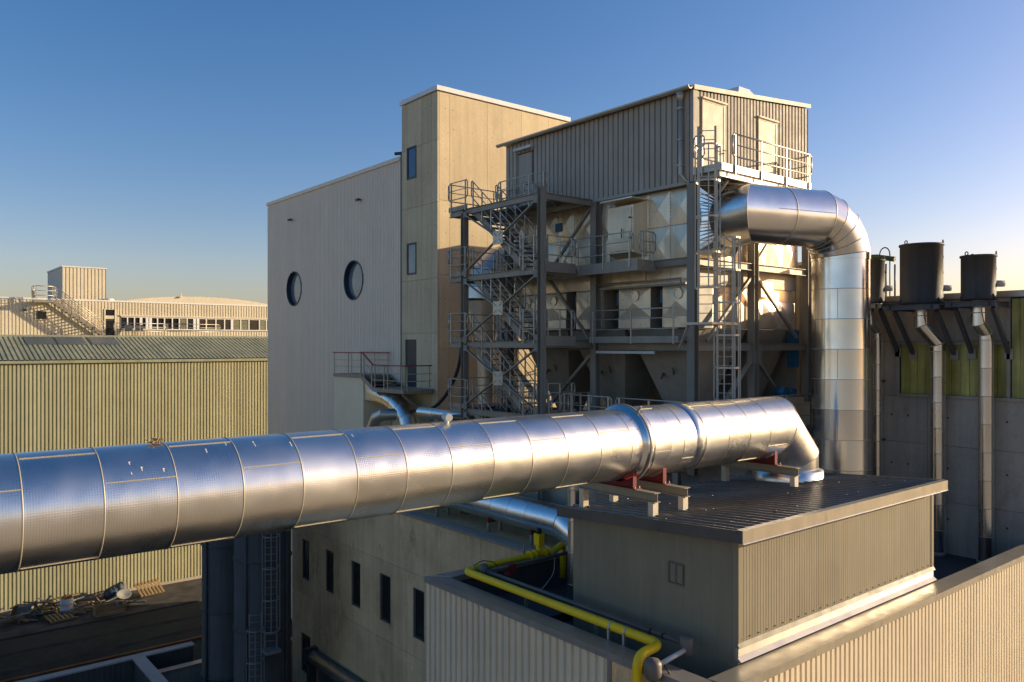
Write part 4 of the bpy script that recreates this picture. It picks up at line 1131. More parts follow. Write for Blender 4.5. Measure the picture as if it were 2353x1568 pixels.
# ladders at the corner: upper one to the platform, lower one to the floor
ul = thing('caged_ladder', 'upper galvanised caged ladder rising to the service platform', 'ladder', (22.5, 16.2, 0.6), 'caged ladders on the filter plant')
lxu = xw(1624, 16.25)
ladder(ul, (lxu, 16.25, 0.75), (lxu, 16.25, 7.2), (-0.75, -0.66, 0), 0.55, 0.3, True, 0.40, 'rail', 1.1, 1.15, 5, 0.07)
MB().box(lxu - 0.6, lxu + 0.9, 15.6, 16.9, 0.66, 0.74).build('rest_platform', 'rail', ul)
MB().bar((lxu - 0.4, 16.7, 0.64), (lxu - 0.1, 17.3, -0.1), 0.07, 0.07).build('strut', 'rail', ul)
ll = thing('caged_ladder', 'lower galvanised caged ladder beside the plant corner ending at the machine floor', 'ladder', (23.2, 16.2, -3.1), 'caged ladders on the filter plant')
lxl = xw(1668, 15.9)
ladder(ll, (lxl, 15.9, -3.08), (lxl, 15.9, 3.55), (-0.75, -0.66, 0), 0.55, 0.3, True, 0.42, 'rail', 1.3, 1.05, 6, 0.07)

# ================================================================== steel stair tower
ss = thing('steel_stair_tower', 'galvanised open steel stair tower with zigzag flights beside the filter plant', 'stair tower', (21, 25, colz))
SX0, SX1, SY0, SY1 = 19.6, 21.95, 22.3, 27.2
def spost(x, y, z1): MB().ibeam((x, y, colz), (x, y, z1), 0.24, 0.24, 0.02, 0.016, (0, 1, 0)).build('post', 'post_steel', ss)
spost(SX0, SY0, 5.9); spost(SX0, SY1, 5.55); spost(SX1, SY1, 5.55)
LEV = [5.72, 2.93, 0.16, -2.62]
for i, z in enumerate(LEV):
    MB().ibeam((SX0, SY0 + 0.13, z - 0.14), (SX0, SY1 - 0.13, z - 0.14), 0.14, 0.24).build('beam', 'steel', ss)
    MB().ibeam((SX0, SY1 + 0.13, z - 0.14), (SX0, 28.25, z - 0.14), 0.14, 0.24).build('beam', 'steel', ss)
    MB().ibeam((SX1, SY0 + 0.0, z - 0.14), (SX1, 28.25, z - 0.14), 0.14, 0.24).build('beam', 'steel', ss)
    MB().ibeam((SX0 + 0.13, SY0, z - 0.14), (FX0 - 0.2, SY0, z - 0.14), 0.14, 0.24).build('beam', 'steel', ss)
    MB().ibeam((SX0, 28.2, z - 0.14), (SX1, 28.2, z - 0.14), 0.12, 0.2).build('beam', 'steel', ss)
    MB().box(SX0 + 0.08, SX1 + 0.4, 26.75, 28.1, z - 0.02, z + 0.03).build('landing', 'grate', ss)
    MB().box(SX0 - 0.09, SX0 - 0.072, 26.9, 28.25, z - 0.02, z + 0.16).build('toe_board', 'steel', ss)
    # rear lane joining the two ends
    MB().box(20.95, SX1 + 0.4, SY0 + 0.1, 26.74, z - 0.02, z + 0.03).build('landing', 'grate', ss)
    if i > 0: MB().box(SX0 + 0.08, 20.94, SY0 + 0.1, SY0 + 1.0, z - 0.02, z + 0.03).build('landing', 'grate', ss)
    # railings round the left end
    railing(ss, (SX0 - 0.1, 28.2, z + 0.03), (SX0 - 0.1, 26.85, z + 0.03), 1.15, spacing=0.9)
    railing(ss, (SX0 - 0.08, 28.28, z + 0.03), (SX1 + 0.2, 28.28, z + 0.03), 1.15, spacing=1.0)
    railing(ss, (20.92, 26.6, z + 0.03), (20.92, 23.5, z + 0.03), 1.15, spacing=1.0)
    railing(ss, (SX1 + 0.3, 28.2, z + 0.03), (SX1 + 0.3, 26.9, z + 0.03), 1.15, spacing=1.1)
    if i > 0:
        railing(ss, (SX0 - 0.1, 23.4, z + 0.03), (SX0 - 0.1, SY0 + 0.15, z + 0.03), 1.15, spacing=0.7)
        railing(ss, (SX0 + 0.05, SY0 - 0.1, z + 0.03), (FX0 - 1.2, SY0 - 0.1, z + 0.03), 1.15, spacing=0.75)
        MB().box(SX0 + 0.05, FX0 - 1.2, SY0 - 0.16, SY0 - 0.13, z - 0.2, z + 0.18).build('toe_board', 'steel', ss)
# door stage in front of the top house
MB().box(SX1 + 0.41, FX0 - 0.08, 25.6, 28.0, 5.70, 5.75).build('landing', 'grate', ss)
railing(ss, (FX0 - 0.9, 25.75, 5.75), (FX0 - 0.1, 25.75, 5.75), 1.15, spacing=0.4)
MB().bar((SX0 + 0.2, SY0, 5.72), (FX0 - 0.1, SY0 + 2.0, 5.66), 0.08, 0.08).build('brace', 'steel', ss)
# flights
bot = [LEV[1], LEV[2], LEV[3], -5.4]
for i, z in enumerate(LEV):
    zb = bot[i]; ya, yb = 26.75, 23.35
    for xx in (SX0 + 0.10, 20.88):
        MB().bar((xx, ya, z - 0.08), (xx, yb, zb + 0.02), 0.05, 0.26).build('stringer', 'steel', ss)
    nt_ = 13
    for k in range(nt_):
        t = (k + 0.5) / nt_
        y = ya + (yb - ya) * t; zz_ = z + (zb - z) * t
        MB().box(SX0 + 0.13, 20.85, y - 0.135, y + 0.135, zz_ - 0.02, zz_ + 0.02).build('tread', 'grate', ss)
    for xx in (SX0 + 0.02, 20.9):
        railing(ss, (xx, ya, z + 0.05), (xx, yb + 0.1, zb + 0.12), 1.1, spacing=0.85)
# cross bracing on the open side, plates at the crossings
for z1_, z0_ in ((5.45, 3.05), (2.65, 0.28), (-0.12, -2.5), (-2.9, -5.4)):
    c = Vector((SX0 - 0.09, (SY0 + SY1) / 2, (z1_ + z0_) / 2))
    for (ya, za) in ((SY0 + 0.15, z1_), (SY1 - 0.15, z1_), (SY0 + 0.15, z0_), (SY1 - 0.15, z0_)):
        p = Vector((SX0 - 0.09, ya, za)); d = (p - c).normalized()
        MB().bar(c + d * 0.15, p, 0.05, 0.10, (1, 0, 0)).build('brace', 'steel', ss)
    gpz = MB().box(SX0 - 0.16, SX0 - 0.142, c.y - 0.31, c.y + 0.31, c.z - 0.27, c.z + 0.27).build('gusset_plate', 'rail', ss)
    bl = MB()
    for sy_ in (-1, 1):
        for sz_ in (-1, 1):
            for k in range(3):
                bl.tube((SX0 - 0.18, c.y + sy_ * (0.1 + 0.06 * k), c.z + sz_ * (0.09 + 0.045 * k)), (SX0 - 0.159, c.y + sy_ * (0.1 + 0.06 * k), c.z + sz_ * (0.09 + 0.045 * k)), 0.016, 6)
    tag(bl.build('bolt', 'frame_dark', gpz), kind='stuff')
    for (ya, za) in ((SY0 + 0.2, z1_), (SY1 - 0.2, z1_), (SY0 + 0.2, z0_), (SY1 - 0.2, z0_)):
        MB().box(SX0 - 0.13, SX0 - 0.12, ya - 0.12, ya + 0.12, za - 0.12, za + 0.12).build('gusset_plate', 'post_steel', ss)

# domed duct elbow and blue pump behind the stair tower
de = thing('duct_elbow', 'large shiny insulated duct elbow seen between the stair flights', 'duct', (24.5, 31.0, -3))
arc = [(26.5, 30.6, 4.1), (25.0, 30.6, 4.05), (24.2, 30.6, 3.75), (23.65, 30.6, 3.2), (23.35, 30.6, 2.5), (23.3, 30.6, 2.1)]
jacketed_bend(de, arc, 1.05, 'jacket_dull', 40)
MB().lathe([(1.05, 2.1), (0.42, 0.1), (0.38, -3.0)], (23.3, 30.6, 0), 32).build('cone', 'panel', de)
MB().box(22.6, 24.0, 29.9, 31.3, -3.2, -3.0).build('base_plate', 'steel', de)
bp = thing('pump_unit', 'blue pump unit standing behind the stair flights', 'pump', (22.9, 28.9, -3.08))
MB().lathe([(0.001, -0.1), (0.16, -0.1), (0.16, 0.75), (0.001, 0.8)], (23.0, 29.0, 0.0), 16).build('motor', 'blue', bp)
MB().box(22.75, 23.25, 28.75, 29.25, -3.08, -2.9).build('base_plate', 'steel', bp)
MB().tube((23.0, 29.0, -2.9), (23.0, 29.0, -0.1), 0.08, 12).build('riser', 'blue', bp)
# caged ladder seen yellowish behind
yl = thing('caged_ladder', 'distant caged ladder glimpsed behind the stair tower', 'ladder', (24.9, 30.6, -5))
lx_ = xw(1338, 33.2)
ladder(yl, (lx_, 33.2, -6), (lx_, 33.2, -0.2), (-0.6, -0.8, 0), 0.6, 0.32, True, 0.42, 'brown_pipe', 1.5, 1.2, 5)

# rear clad block behind the filter plant
rb = thing('rear_block', 'dark ribbed block glimpsed behind the filter plant beside the tall stack', 'building', (33, 26, -GROUND))
MB().box(31.05, 35.0, 25.05, 31.0, -GROUND, 6.6).build('wall', 'core_dark', rb)
clad(rb, 'grey_sheet', '-X', 31.0, 25.0, 31.0, -GROUND, 6.65, 1.0, 0.25, 0.04)
clad(rb, 'grey_sheet', '-Y', 25.0, 31.0, 35.0, -GROUND, 6.65, 1.0, 0.25, 0.04)
MB().box(30.95, 35.05, 24.95, 31.05, 6.655, 6.8).build('coping', 'grey_sheet', rb)
# ================================================================== lower building with ribbed parapet
LX0, LY0, LY1, LX1 = 12.1, 9.0, 18.6, 30.0
PZ, DZ = -6.4, -7.5
lb = thing('ribbed_annex', 'lower building clad in beige ribbed sheet whose roof carries the plant shed', 'building', (20, 14, -GROUND))
MB().box(LX0 + 0.08, LX1, LY0 + 0.08, LY1, -GROUND, DZ).build('wall', 'grey_conc', lb)
MB().box(LX0 + 0.46, LX1, LY0 + 0.46, LY1 - 0.46, DZ + 0.004, DZ + 0.06).build('roof', 'membrane', lb)
MB().box(LX0 + 0.08, LX0 + 0.45, LY0 + 0.08, LY1, DZ + 0.001, PZ - 0.04).box(LX0 + 0.452, LX1, LY0 + 0.08, LY0 + 0.45, DZ + 0.001, PZ - 0.04).box(LX0 + 0.452, BX - 0.0, LY1 - 0.45, LY1, DZ + 0.001, PZ - 0.04).build('parapet', 'core_dark', lb)
ysplit = yw(1395, LX0)
clad(lb, 'front_sheet', '-X', LX0, ysplit, LY1, -GROUND, PZ - 0.16, 1.0, 0.25, 0.06, 0.55)
MB().box(LX0 - 0.01, LX0 + 0.078, ysplit - 0.10, ysplit - 0.004, -GROUND, PZ - 0.16).build('end_trim', 'coping', lb)
MB().box(LX0 + 0.03, LX0 + 0.078, LY0 + 0.08, ysplit - 0.104, -GROUND, PZ - 0.16).build('concrete_panel', 'old_conc', lb)
clad(lb, 'front_sheet', '-Y', LY0, LX0, LX1, -GROUND, PZ - 0.17, 1.0, 0.2, 0.055, 0.58)
# copings, laid in lengths with open joints
def coping_run(parent, facing, o0, o1, a, b2, z0, z1, step, mat='coping'):
    n = max(1, round((b2 - a) / step)); w = (b2 - a) / n
    for i in range(n):
        p, q = a + i * w + 0.004, a + (i + 1) * w - 0.004
        if facing == '-X': MB().hexa([(o0, p, z0), (o1, p, z0 + .02), (o1, q, z0 + .02), (o0, q, z0), (o0, p, z1), (o1, p, z1 - 0.03), (o1, q, z1 - 0.03), (o0, q, z1)]).build('coping', mat, parent)
        else: MB().hexa([(p, o0, z0), (q, o0, z0), (q, o1, z0 + .02), (p, o1, z0 + .02), (p, o0, z1), (q, o0, z1), (q, o1, z1 - 0.03), (p, o1, z1 - 0.03)]).build('coping', mat, parent)
coping_run(lb, '-X', LX0 - 0.05, LX0 + 0.50, LY0 + 0.02, LY1 + 0.03, PZ - 0.16, PZ, 3.0)
coping_run(lb, '-Y', LY0 - 0.05, LY0 + 0.52, LX0 + 0.52, LX1, PZ - 0.165, PZ, 3.0, 'fascia')
coping_run(lb, '-Y', LY1 - 0.50, LY1 + 0.03, LX0 + 0.52, BX - 0.02, PZ - 0.16, PZ, 3.0)
MB().add([(LX0 - 0.055, LY1 + 0.03, PZ + 0.006), (LX0 + 0.5, LY1 - 0.50, PZ + 0.002), (LX0 + 0.52, LY1 - 0.46, PZ + 0.002), (LX0 - 0.03, LY1 + 0.05, PZ + 0.006),
          (LX0 - 0.055, LY1 + 0.03, PZ + 0.03), (LX0 + 0.5, LY1 - 0.50, PZ + 0.02), (LX0 + 0.52, LY1 - 0.46, PZ + 0.02), (LX0 - 0.03, LY1 + 0.05, PZ + 0.03)],
         [(0, 3, 2, 1), (4, 5, 6, 7), (0, 1, 5, 4), (1, 2, 6, 5), (2, 3, 7, 6), (3, 0, 4, 7)]).build('mitre_cap', 'flash', lb)
# insulation board stacks on the roof
for i, (x0_, x1_, y0_, y1_, h) in enumerate(((13.0, 15.6, 15.7, 18.0, 0.25), (12.75, 13.3, 11.0, 18.0, 0.18))):
    MB().box(x0_, x1_, y0_, y1_, DZ + 0.064, DZ + 0.064 + h).build('roof_board', 'membrane', lb)

# ================================================================== plant shed on the roof
sd_ = thing('plant_shed', 'bronze grey plant shed with dark ribbed roof under the big pipe', 'shed', (18, 12, -6.4))
SHX0, SHX1, SHY0, SHY1 = 13.75, 22.7, 9.62, 14.45
def zr(y): return -3.74 - 0.065 * (y - 9.3)
MB().prism([(SHY0 + 0.05, DZ), (SHY1, DZ), (SHY1, zr(SHY1) - 0.10), (SHY0 + 0.05, zr(SHY0) - 0.10)], 'x', SHX0 + 0.05, SHX1).build('wall', 'core_dark', sd_)
clad(sd_, 'shed_sheet', '-X', SHX0, SHY0, SHY1, DZ + 0.07, -4.1, 1.0, 0.1, 0.0035, 0.55, ztop=lambda y: zr(y) - 0.06)
clad(sd_, 'shed_sheet', '-Y', SHY0, SHX0, SHX1, -6.06, -3.85, 1.0, 0.1, 0.0035, 0.55)
MB().box(SHX0 - 0.015, SHX0 + 0.13, SHY0 - 0.016, SHY0 - 0.002, -6.05, -3.86).build('corner_trim', 'shed_sheet', sd_)
MB().box(SHX0 - 0.018, SHX0 - 0.002, SHY0 - 0.016, SHY0 + 0.12, -7.3, -3.86).build('corner_trim', 'shed_sheet', sd_)
MB().box(SHX1 - 0.12, SHX1 + 0.015, SHY0 - 0.016, SHY0 - 0.002, -6.05, -3.86).build('corner_trim', 'shed_sheet', sd_)
# base trim, galvanised upstand and bright sloping apron
n = 5; w = (SHX1 - SHX0 + 0.06) / n
for i in range(n):
    a, b2 = SHX0 - 0.03 + i * w + 0.003, SHX0 - 0.03 + (i + 1) * w - 0.003
    MB().prism([(SHY0 - 0.06, -6.14), (SHY0 + 0.04, -6.14), (SHY0 + 0.04, -6.05), (SHY0 - 0.005, -6.05)], 'x', a, b2).build('base_trim', 'shed_sheet', sd_)
    MB().box(a, b2, SHY0 + 0.0, SHY0 + 0.045, -6.34, -6.142).build('upstand', 'flash', sd_)
    MB().prism([(SHY0 - 0.10, -6.405), (SHY0 + 0.04, -6.405), (SHY0 + 0.04, -6.345), (SHY0 - 0.002, -6.33)], 'x', a, b2).build('apron', 'flash', sd_)
# roof sheets: ribs fall away from the front edge
rl = math.hypot(SHY1 + 0.3 - (SHY0 - 0.28), zr(SHY1 + 0.3) - zr(SHY0 - 0.28))
rib_me = MB()
nr = 11; rw = (SHX1 + 0.2 - (SHX0 - 0.25)) / nr
for i in range(nr):
    x0_ = SHX0 - 0.25 + i * rw
    b = MB(); nrib = 3; p = rw / nrib; prof = []
    for k in range(nrib):
        xx = x0_ + k * p
        prof += [(xx, 0.0), (xx + p * 0.80, 0.0), (xx + p * 0.84, 0.045), (xx + p * 0.94, 0.045)]
    prof.append((x0_ + rw, 0.0))
    ya, yb = SHY0 - 0.27, SHY1 + 0.3
    vs = []
    for xx, h in prof: vs += [(xx, ya, zr(ya) + h), (xx, yb, zr(yb) + h)]
    b.add(vs, [(2 * k, 2 * k + 2, 2 * k + 3, 2 * k + 1) for k in range(len(prof) - 1)])
    b.build('roof_sheet', 'shed_roof', sd_)
MB().prism([(SHY0 - 0.26, zr(SHY0 - .26) - 0.1), (SHY1 + 0.28, zr(SHY1 + .28) - 0.1), (SHY1 + 0.28, zr(SHY1 + .28) - 0.01), (SHY0 - 0.26, zr(SHY0 - .26) - 0.01)], 'x', SHX0 - 0.24, SHX1 + 0.18).build('roof_deck', 'core_dark', sd_)
# front fascia in lengths with rolled upper edge, side fascia
n = 3; w = (SHX1 + 0.22 - (SHX0 - 0.27)) / n
for i in range(n):
    a, b2 = SHX0 - 0.27 + i * w + 0.002, SHX0 - 0.27 + (i + 1) * w - 0.002
    zf = zr(SHY0 - 0.3)
    MB().prism([(SHY0 - 0.30, zf - 0.19), (SHY0 - 0.275, zf - 0.19), (SHY0 - 0.275, zf + 0.05), (SHY0 - 0.16, zf + 0.055), (SHY0 - 0.16, zf + 0.068), (SHY0 - 0.30, zf + 0.06)], 'x', a, b2).build('fascia', 'fascia', sd_)
    MB().prism([(SHY0 - 0.325, zf - 0.21), (SHY0 - 0.27, zf - 0.21), (SHY0 - 0.27, zf - 0.192), (SHY0 - 0.30, zf - 0.192)], 'x', a, b2).build('drip_edge', 'flash', sd_)
MB().prism([(SHY0 - 0.275, zr(SHY0 - .28) - 0.19), (SHY1 + 0.3, zr(SHY1 + .3) - 0.19), (SHY1 + 0.3, zr(SHY1 + .3) + 0.06), (SHY0 - 0.275, zr(SHY0 - .28) + 0.06)], 'x', SHX0 - 0.28, SHX0 - 0.255).build('side_fascia', 'shed_roof', sd_)
MB().prism([(SHY0 - 0.275, zr(SHY0 - .28) - 0.19), (SHY1 + 0.3, zr(SHY1 + .3) - 0.19), (SHY1 + 0.3, zr(SHY1 + .3) + 0.06), (SHY0 - 0.275, zr(SHY0 - .28) + 0.06)], 'x', SHX1 + 0.20, SHX1 + 0.225).build('side_fascia', 'shed_sheet', sd_)
# screws under the fascia and along the ribs
scw = MB()
for k in range(30):
    x = SHX0 + 0.1 + k * 0.305
    scw.tube((x, SHY0 - 0.02, -3.98), (x, SHY0 + 0.0, -3.98), 0.013, 6); scw.tube((x, SHY0 - 0.02, -5.98), (x, SHY0, -5.98), 0.013, 6)
tag(scw.build('screw', 'frame_dark', sd_), kind='stuff')
scw = MB()
for i in range(33):
    for y in (10.2, 11.5, 12.8, 14.2):
        if random.random() < 0.8: continue
        x = SHX0 - 0.25 + i * rw / 3 + rw / 3 * 0.89; z = zr(y) + 0.046
        scw.lathe([(0.014, 0), (0.014, 0.008), (0.001, 0.012)], (x, y, z), 6)
tag(scw.build('roof_screw', 'flash', sd_), kind='stuff')
# vent grille
vy0, vy1 = yw(1572, SHX0), yw(1537, SHX0)
vz1, vz0 = zw(1288, SHX0, vy1), zw(1337, SHX0, vy1)
vg = MB().box(SHX0 - 0.04, SHX0 - 0.001, vy0, vy0 + 0.03, vz0, vz1).box(SHX0 - 0.04, SHX0 - 0.001, vy1 - 0.03, vy1, vz0, vz1).box(SHX0 - 0.04, SHX0 - 0.001, vy0 + .03, vy1 - .03, vz0, vz0 + 0.03).box(SHX0 - 0.04, SHX0 - 0.001, vy0 + .03, vy1 - .03, vz1 - 0.03, vz1).box(SHX0 - 0.035, SHX0 - 0.001, (vy0 + vy1) / 2 - 0.012, (vy0 + vy1) / 2 + 0.012, vz0 + 0.03, vz1 - 0.03).build('vent_frame', 'brown_pipe', sd_)
for k in range(9):
    z = vz0 + 0.05 + k * (vz1 - vz0 - 0.09) / 9
    MB().box(SHX0 - 0.02, SHX0 - 0.001, vy0 + 0.032, vy1 - 0.032, z, z + 0.022).build('vent_slat', 'fascia', vg)

# ================================================================== the big jacketed pipe
PY, PZC, PR = 13.23, -2.37, 0.833
big = thing('jacketed_pipe', 'big embossed aluminium pipe sweeping from the left over the plant shed', 'pipe', (13.7, PY, -3.9))
pats = [(62,), (18, 152), (60,), (20, 150)]
jacketed_run(big, (-12.35, PY, PZC), (13.65, PY, PZC), PR, 1.0, pats, start=1)
jacketed_run(big, (13.65, PY, PZC), (14.02, PY, PZC), PR, 0.4, [(60,)])
# expansion collar and the two slip sections after it
def hring(r, x, n=64): return [(x, PY + r * math.cos(2 * math.pi * k / n), PZC + r * math.sin(2 * math.pi * k / n)) for k in range(n)]
MB().rings([hring(PR, 14.02), hring(PR + 0.085, 14.09), hring(PR + 0.10, 14.11), hring(PR + 0.10, 14.35), hring(PR + 0.085, 14.37), hring(PR + 0.02, 14.41)], True).build('expansion_collar', 'jacket_smooth', big)
MB().rings([hring(PR + 0.103, 14.17), hring(PR + 0.125, 14.18), hring(PR + 0.125, 14.22), hring(PR + 0.103, 14.23)], False).build('clamp_band', 'steel', big)
jacketed_run(big, (14.41, PY, PZC), (14.98, PY, PZC), PR + 0.035, 0.57, [(18, 100)])
jacketed_run(big, (14.98, PY, PZC), (16.0, PY, PZC), PR + 0.03, 0.51, [(75,), (118,)])
MB().rings([hring(PR + 0.03, 16.0), hring(PR + 0.06, 16.04), hring(PR + 0.06, 16.32), hring(PR + 0.03, 16.36)], True).build('smooth_band', 'jacket_smooth', big)
jacketed_run(big, (16.36, PY, PZC), (20.46 - 0.345, PY, PZC), PR + 0.03, 0.94, [(20,), (22,), (150,), (118,)])
jacketed_bend(big, [(20.46 - 0.345, PY, PZC), (20.46, PY, PZC), (21.4, PY, -3.31), (21.4, PY, -3.78)], PR + 0.03, 'jacket_bend', 64, bead=0.010)
MB().lathe([(PR + 0.03, -3.62), (PR + 0.06, -3.66), (PR + 0.17, -3.69), (PR + 0.17, -4.0), (PR + 0.165, -4.1)], (21.4, PY, 0), 64).build('roof_collar', 'jacket_bend', big)
MB().tube((14.2, PY - 0.5, PZC + 0.80), (14.2, PY - 0.62, PZC + 0.92), 0.03, 8).build('lifting_lug', 'steel', big)
# bird-nest like clump and sensor cap on top
cl = MB()
for k in range(40):
    a = random.uniform(0, 6.28); r = random.uniform(0, 0.09)
    c = Vector((3.55 + r * math.cos(a) * 1.3, PY - 0.05 + r * math.sin(a), PZC + PR + 0.02 + random.uniform(0, 0.05)))
    d = Vector((random.uniform(-1, 1), random.uniform(-1, 1), random.uniform(-.3, .3))).normalized() * 0.04
    cl.bar(c - d, c + d, 0.018, 0.014)
tag(cl.build('straw_clump', 'wood'), 'small brown clump of straw on top of the big pipe', 'straw clump')
cap_ = MB().tube((9.02, PY - 0.1, PZC + PR - 0.02), (9.02, PY - 0.1, PZC + PR + 0.06), 0.05, 12).tube((9.0, PY - 0.22, PZC + PR + 0.10), (9.06, PY + 0.02, PZC + PR + 0.10), 0.075, 14)
tag(cap_.build('sensor_cap', 'lamp'), 'little round cream sensor cap on the big pipe below the polished flue', 'sensor')
# whitish bird droppings as thin smears
dp = MB()
for (x, deg, ln) in ((3.05, 40, 0.22), (3.2, 48, 0.06), (4.55, 18, 0.10), (5.0, 22, 0.14), (4.2, 30, 0.08), (5.6, 30, 0.10), (1.35, 55, 0.1), (6.8, 24, 0.06), (3.5, 52, 0.05)):
    a0, a1 = RAD(deg), RAD(deg) + ln / PR
    for a_, b_, wd in ((a0, a1, 0.005), (a0 - 0.012, a0 + 0.012, 0.012)):
        q = []
        for a in (a_, b_):
            for xx in (x - wd, x + wd):
                q.append((xx, PY - (PR + 0.004) * math.sin(a), PZC + (PR + 0.004) * math.cos(a)))
        dp.add(q, [(0, 1, 3, 2)])
tag(dp.build('dropping_smear', 'white', big), kind='stuff')

# saddles on beams
for i, (x, lab) in enumerate(((13.99, 'red steel saddle and beam under the pipe at the shed roof edge'), (15.06, 'red saddle and beam under the pipe just past the expansion collar'), (19.83, 'red saddle and beam under the pipe next to its elbow'))):
    sdl = thing('pipe_support', lab, 'pipe support', (x, 12.8, zr(12.8)), 'pipe supports on the shed roof')
    yb0, yb1 = 11.93, 14.42
    bt = -3.36
    # web plate as strips between beam and pipe
    web = MB(); nseg = 22
    for k in range(nseg):
        ya, yb = PY - 0.60 + 1.20 * k / nseg, PY - 0.60 + 1.20 * (k + 1) / nseg
        def top(y):
            t = abs(y - PY) / (PR + 0.06)
            return PZC - (PR + 0.06) * math.sqrt(max(0, 1 - t * t)) if t < 0.93 else -2.70
        ta, tb = min(top(ya), -2.70), min(top(yb), -2.70)
        web.hexa([(x - 0.012, ya, bt + .02), (x + 0.012, ya, bt + .02), (x + 0.012, yb, bt + .02), (x - 0.012, yb, bt + .02), (x - 0.012, ya, ta), (x + 0.012, ya, ta), (x + 0.012, yb, tb), (x - 0.012, yb, tb)])
    web.build('saddle_plate', 'red', sdl)
    for yy in (PY - 0.61, PY + 0.59):
        MB().box(x - 0.06, x + 0.06, yy, yy + 0.02, bt + 0.02, -2.98).build('stiffener', 'red', sdl)
    MB().box(x - 0.11, x + 0.11, PY - 0.72, PY + 0.72, bt + 0.001, bt + 0.019).build('base_plate', 'red', sdl)
    for yy in (PY - 0.68, PY + 0.68):
        for s_ in (-0.08, 0.08): MB().tube((x + s_, yy, bt - 0.03), (x + s_, yy, bt + 0.07), 0.014, 6).build('bolt', 'rail', sdl)
    MB().ibeam((x, yb0, bt - 0.11), (x, yb1, bt - 0.11), 0.2, 0.22, 0.016, 0.012).build('beam', 'fascia', sdl)
    for yy in (yb0 + 0.08, yb1 - 0.16):
        MB().box(x - 0.09, x + 0.09, yy - 0.02, yy + 0.13, zr(yy) - 0.02, bt - 0.222).build('post', 'front_sheet', sdl)

# ================================================================== tall stack and its duct
KX, KY, KR = 27.0, 14.6, 0.97
stk = thing('exhaust_stack', 'tall vertical aluminium stack bending into the filter plant', 'stack', (KX, KY, DZ))
DZc = 4.42
p1 = Vector((23.2, 15.65, DZc)); p2 = Vector((KX, KY, DZc)); dh = (p2 - p1).normalized()
BR = 1.42
# vertical jacket sheets
top_v = DZc - BR
jacketed_run(stk, (KX, KY, DZ), (KX, KY, top_v), KR, 1.0, [(-28,), (72,)], 'jacket_smooth', bead=0.008)
nb_ = 5
arc = [p2 - dh * BR + dh * (BR * math.sin(t)) + Vector((0, 0, -BR * (1 - math.cos(t)))) for t in [math.pi / 2 * k / nb_ for k in range(nb_ + 1)]]
# use mitre vertices (tangent points) so that the pieces keep their width
tv = []
for k in range(nb_):
    t = math.pi / 2 * (k + 0.5) / nb_; rr_ = BR / math.cos(math.pi / 4 / nb_)
    tv.append(p2 - dh * BR + dh * (rr_ * math.sin(t)) + Vector((0, 0, -BR + rr_ * math.cos(t))))
path = [Vector((23.62, 16.9, DZc)), Vector((23.42, 16.25, DZc)), p1] + [p2 - dh * BR] * 0 + tv + [Vector((KX, KY, top_v))]
jacketed_bend(stk, path, KR + 0.02, 'jacket_smooth', 72, bead=0.010)
sq2round(MB(), (23.66, 17.49, DZc), (-0.06, -1, 0), (0, 0, 1), (1, 0, 0), 1.15, 1.2, 0.6, KR + 0.02, 64).build('transition', 'jacket_smooth', stk)
sd3 = KR + 0.03
for k, base_ in enumerate((p1 + dh * 1.05,)):
    m_ = frame_matrix(base_, dh)
    b = MB()
    def rg2(r, z): return [m_ @ Vector((r * math.cos(2 * math.pi * j / 64), r * math.sin(2 * math.pi * j / 64), z)) for j in range(64)]
    b.rings([rg2(sd3 - .008, -0.018), rg2(sd3 + 0.006, -0.010), rg2(sd3 + 0.006, 0.010), rg2(sd3 - .008, 0.018)], True).build('joint_bead', 'seam', stk)
fn_ = Vector((dh.y, -dh.x, 0)); fn_ = fn_ if fn_.dot(Vector((-1, -1, 0))) > 0 else -fn_
MB().bar(p1 + dh * 0.25 + fn_ * (KR + 0.02) + Vector((0, 0, 0.05)), p2 - dh * 1.25 + fn_ * (KR + 0.02) + Vector((0, 0, 0.05)), 0.012, 0.02).build('long_seam', 'steel', stk)
MB().lathe([(KR + 0.02, DZ + 0.02), (KR + 0.12, DZ + 0.02), (KR + 0.12, DZ + 0.3), (KR, DZ + 0.34)], (KX, KY, 0), 48).build('base_ring', 'steel', stk)

# ================================================================== right concrete building with flues
RX = 30.0
rbld = thing('boiler_house', 'dark grey concrete building with green glazing behind the three flues', 'building', (RX, 13, -GROUND))
ry0, ry1, rz1 = 9.0, 16.9, 1.62
MB().box(RX + 0.1, 42, ry0, ry1, -GROUND, rz1).build('wall', 'core_dark', rbld)
gz0, gz1 = -1.78, 0.02
gy0, gy1 = yw(2320, RX), yw(2068, RX)
panels(rbld, 'grey_conc', '-X', RX, [ry0, 9.6, 11.2, 12.9, 14.5, ry1], [DZ, -5.6, -3.6, gz0 - 0.12, gz1 + 0.12, rz1], [(gy0, gy1, gz0 - 0.12, gz1 + 0.12), (8.0, gy0 + 0.0, gz0 - 0.12, rz1)], 0.09, 0.006)
MB().box(RX - 0.08, 42, ry0, ry1 + 0.05, rz1 + 0.004, rz1 + 0.22).build('coping', 'coping', rbld)
gl = MB().box(RX - 0.05, RX + 0.08, gy0, gy1, gz1, gz1 + 0.11).box(RX - 0.08, RX + 0.08, gy0 - 0.6, gy1 + 0.1, gz0 - 0.12, gz0 - 0.01).box(RX - 0.05, RX + 0.08, gy1, gy1 + 0.16, gz0, gz1 + 0.11).box(RX - 0.05, RX + 0.08, gy0 - 0.02, gy0 + 0.08, gz0, rz1 - 0.05).build('window_frame', 'steel', rbld)
ngl = 12; gw_ = (gy1 - gy0 - 0.1) / ngl
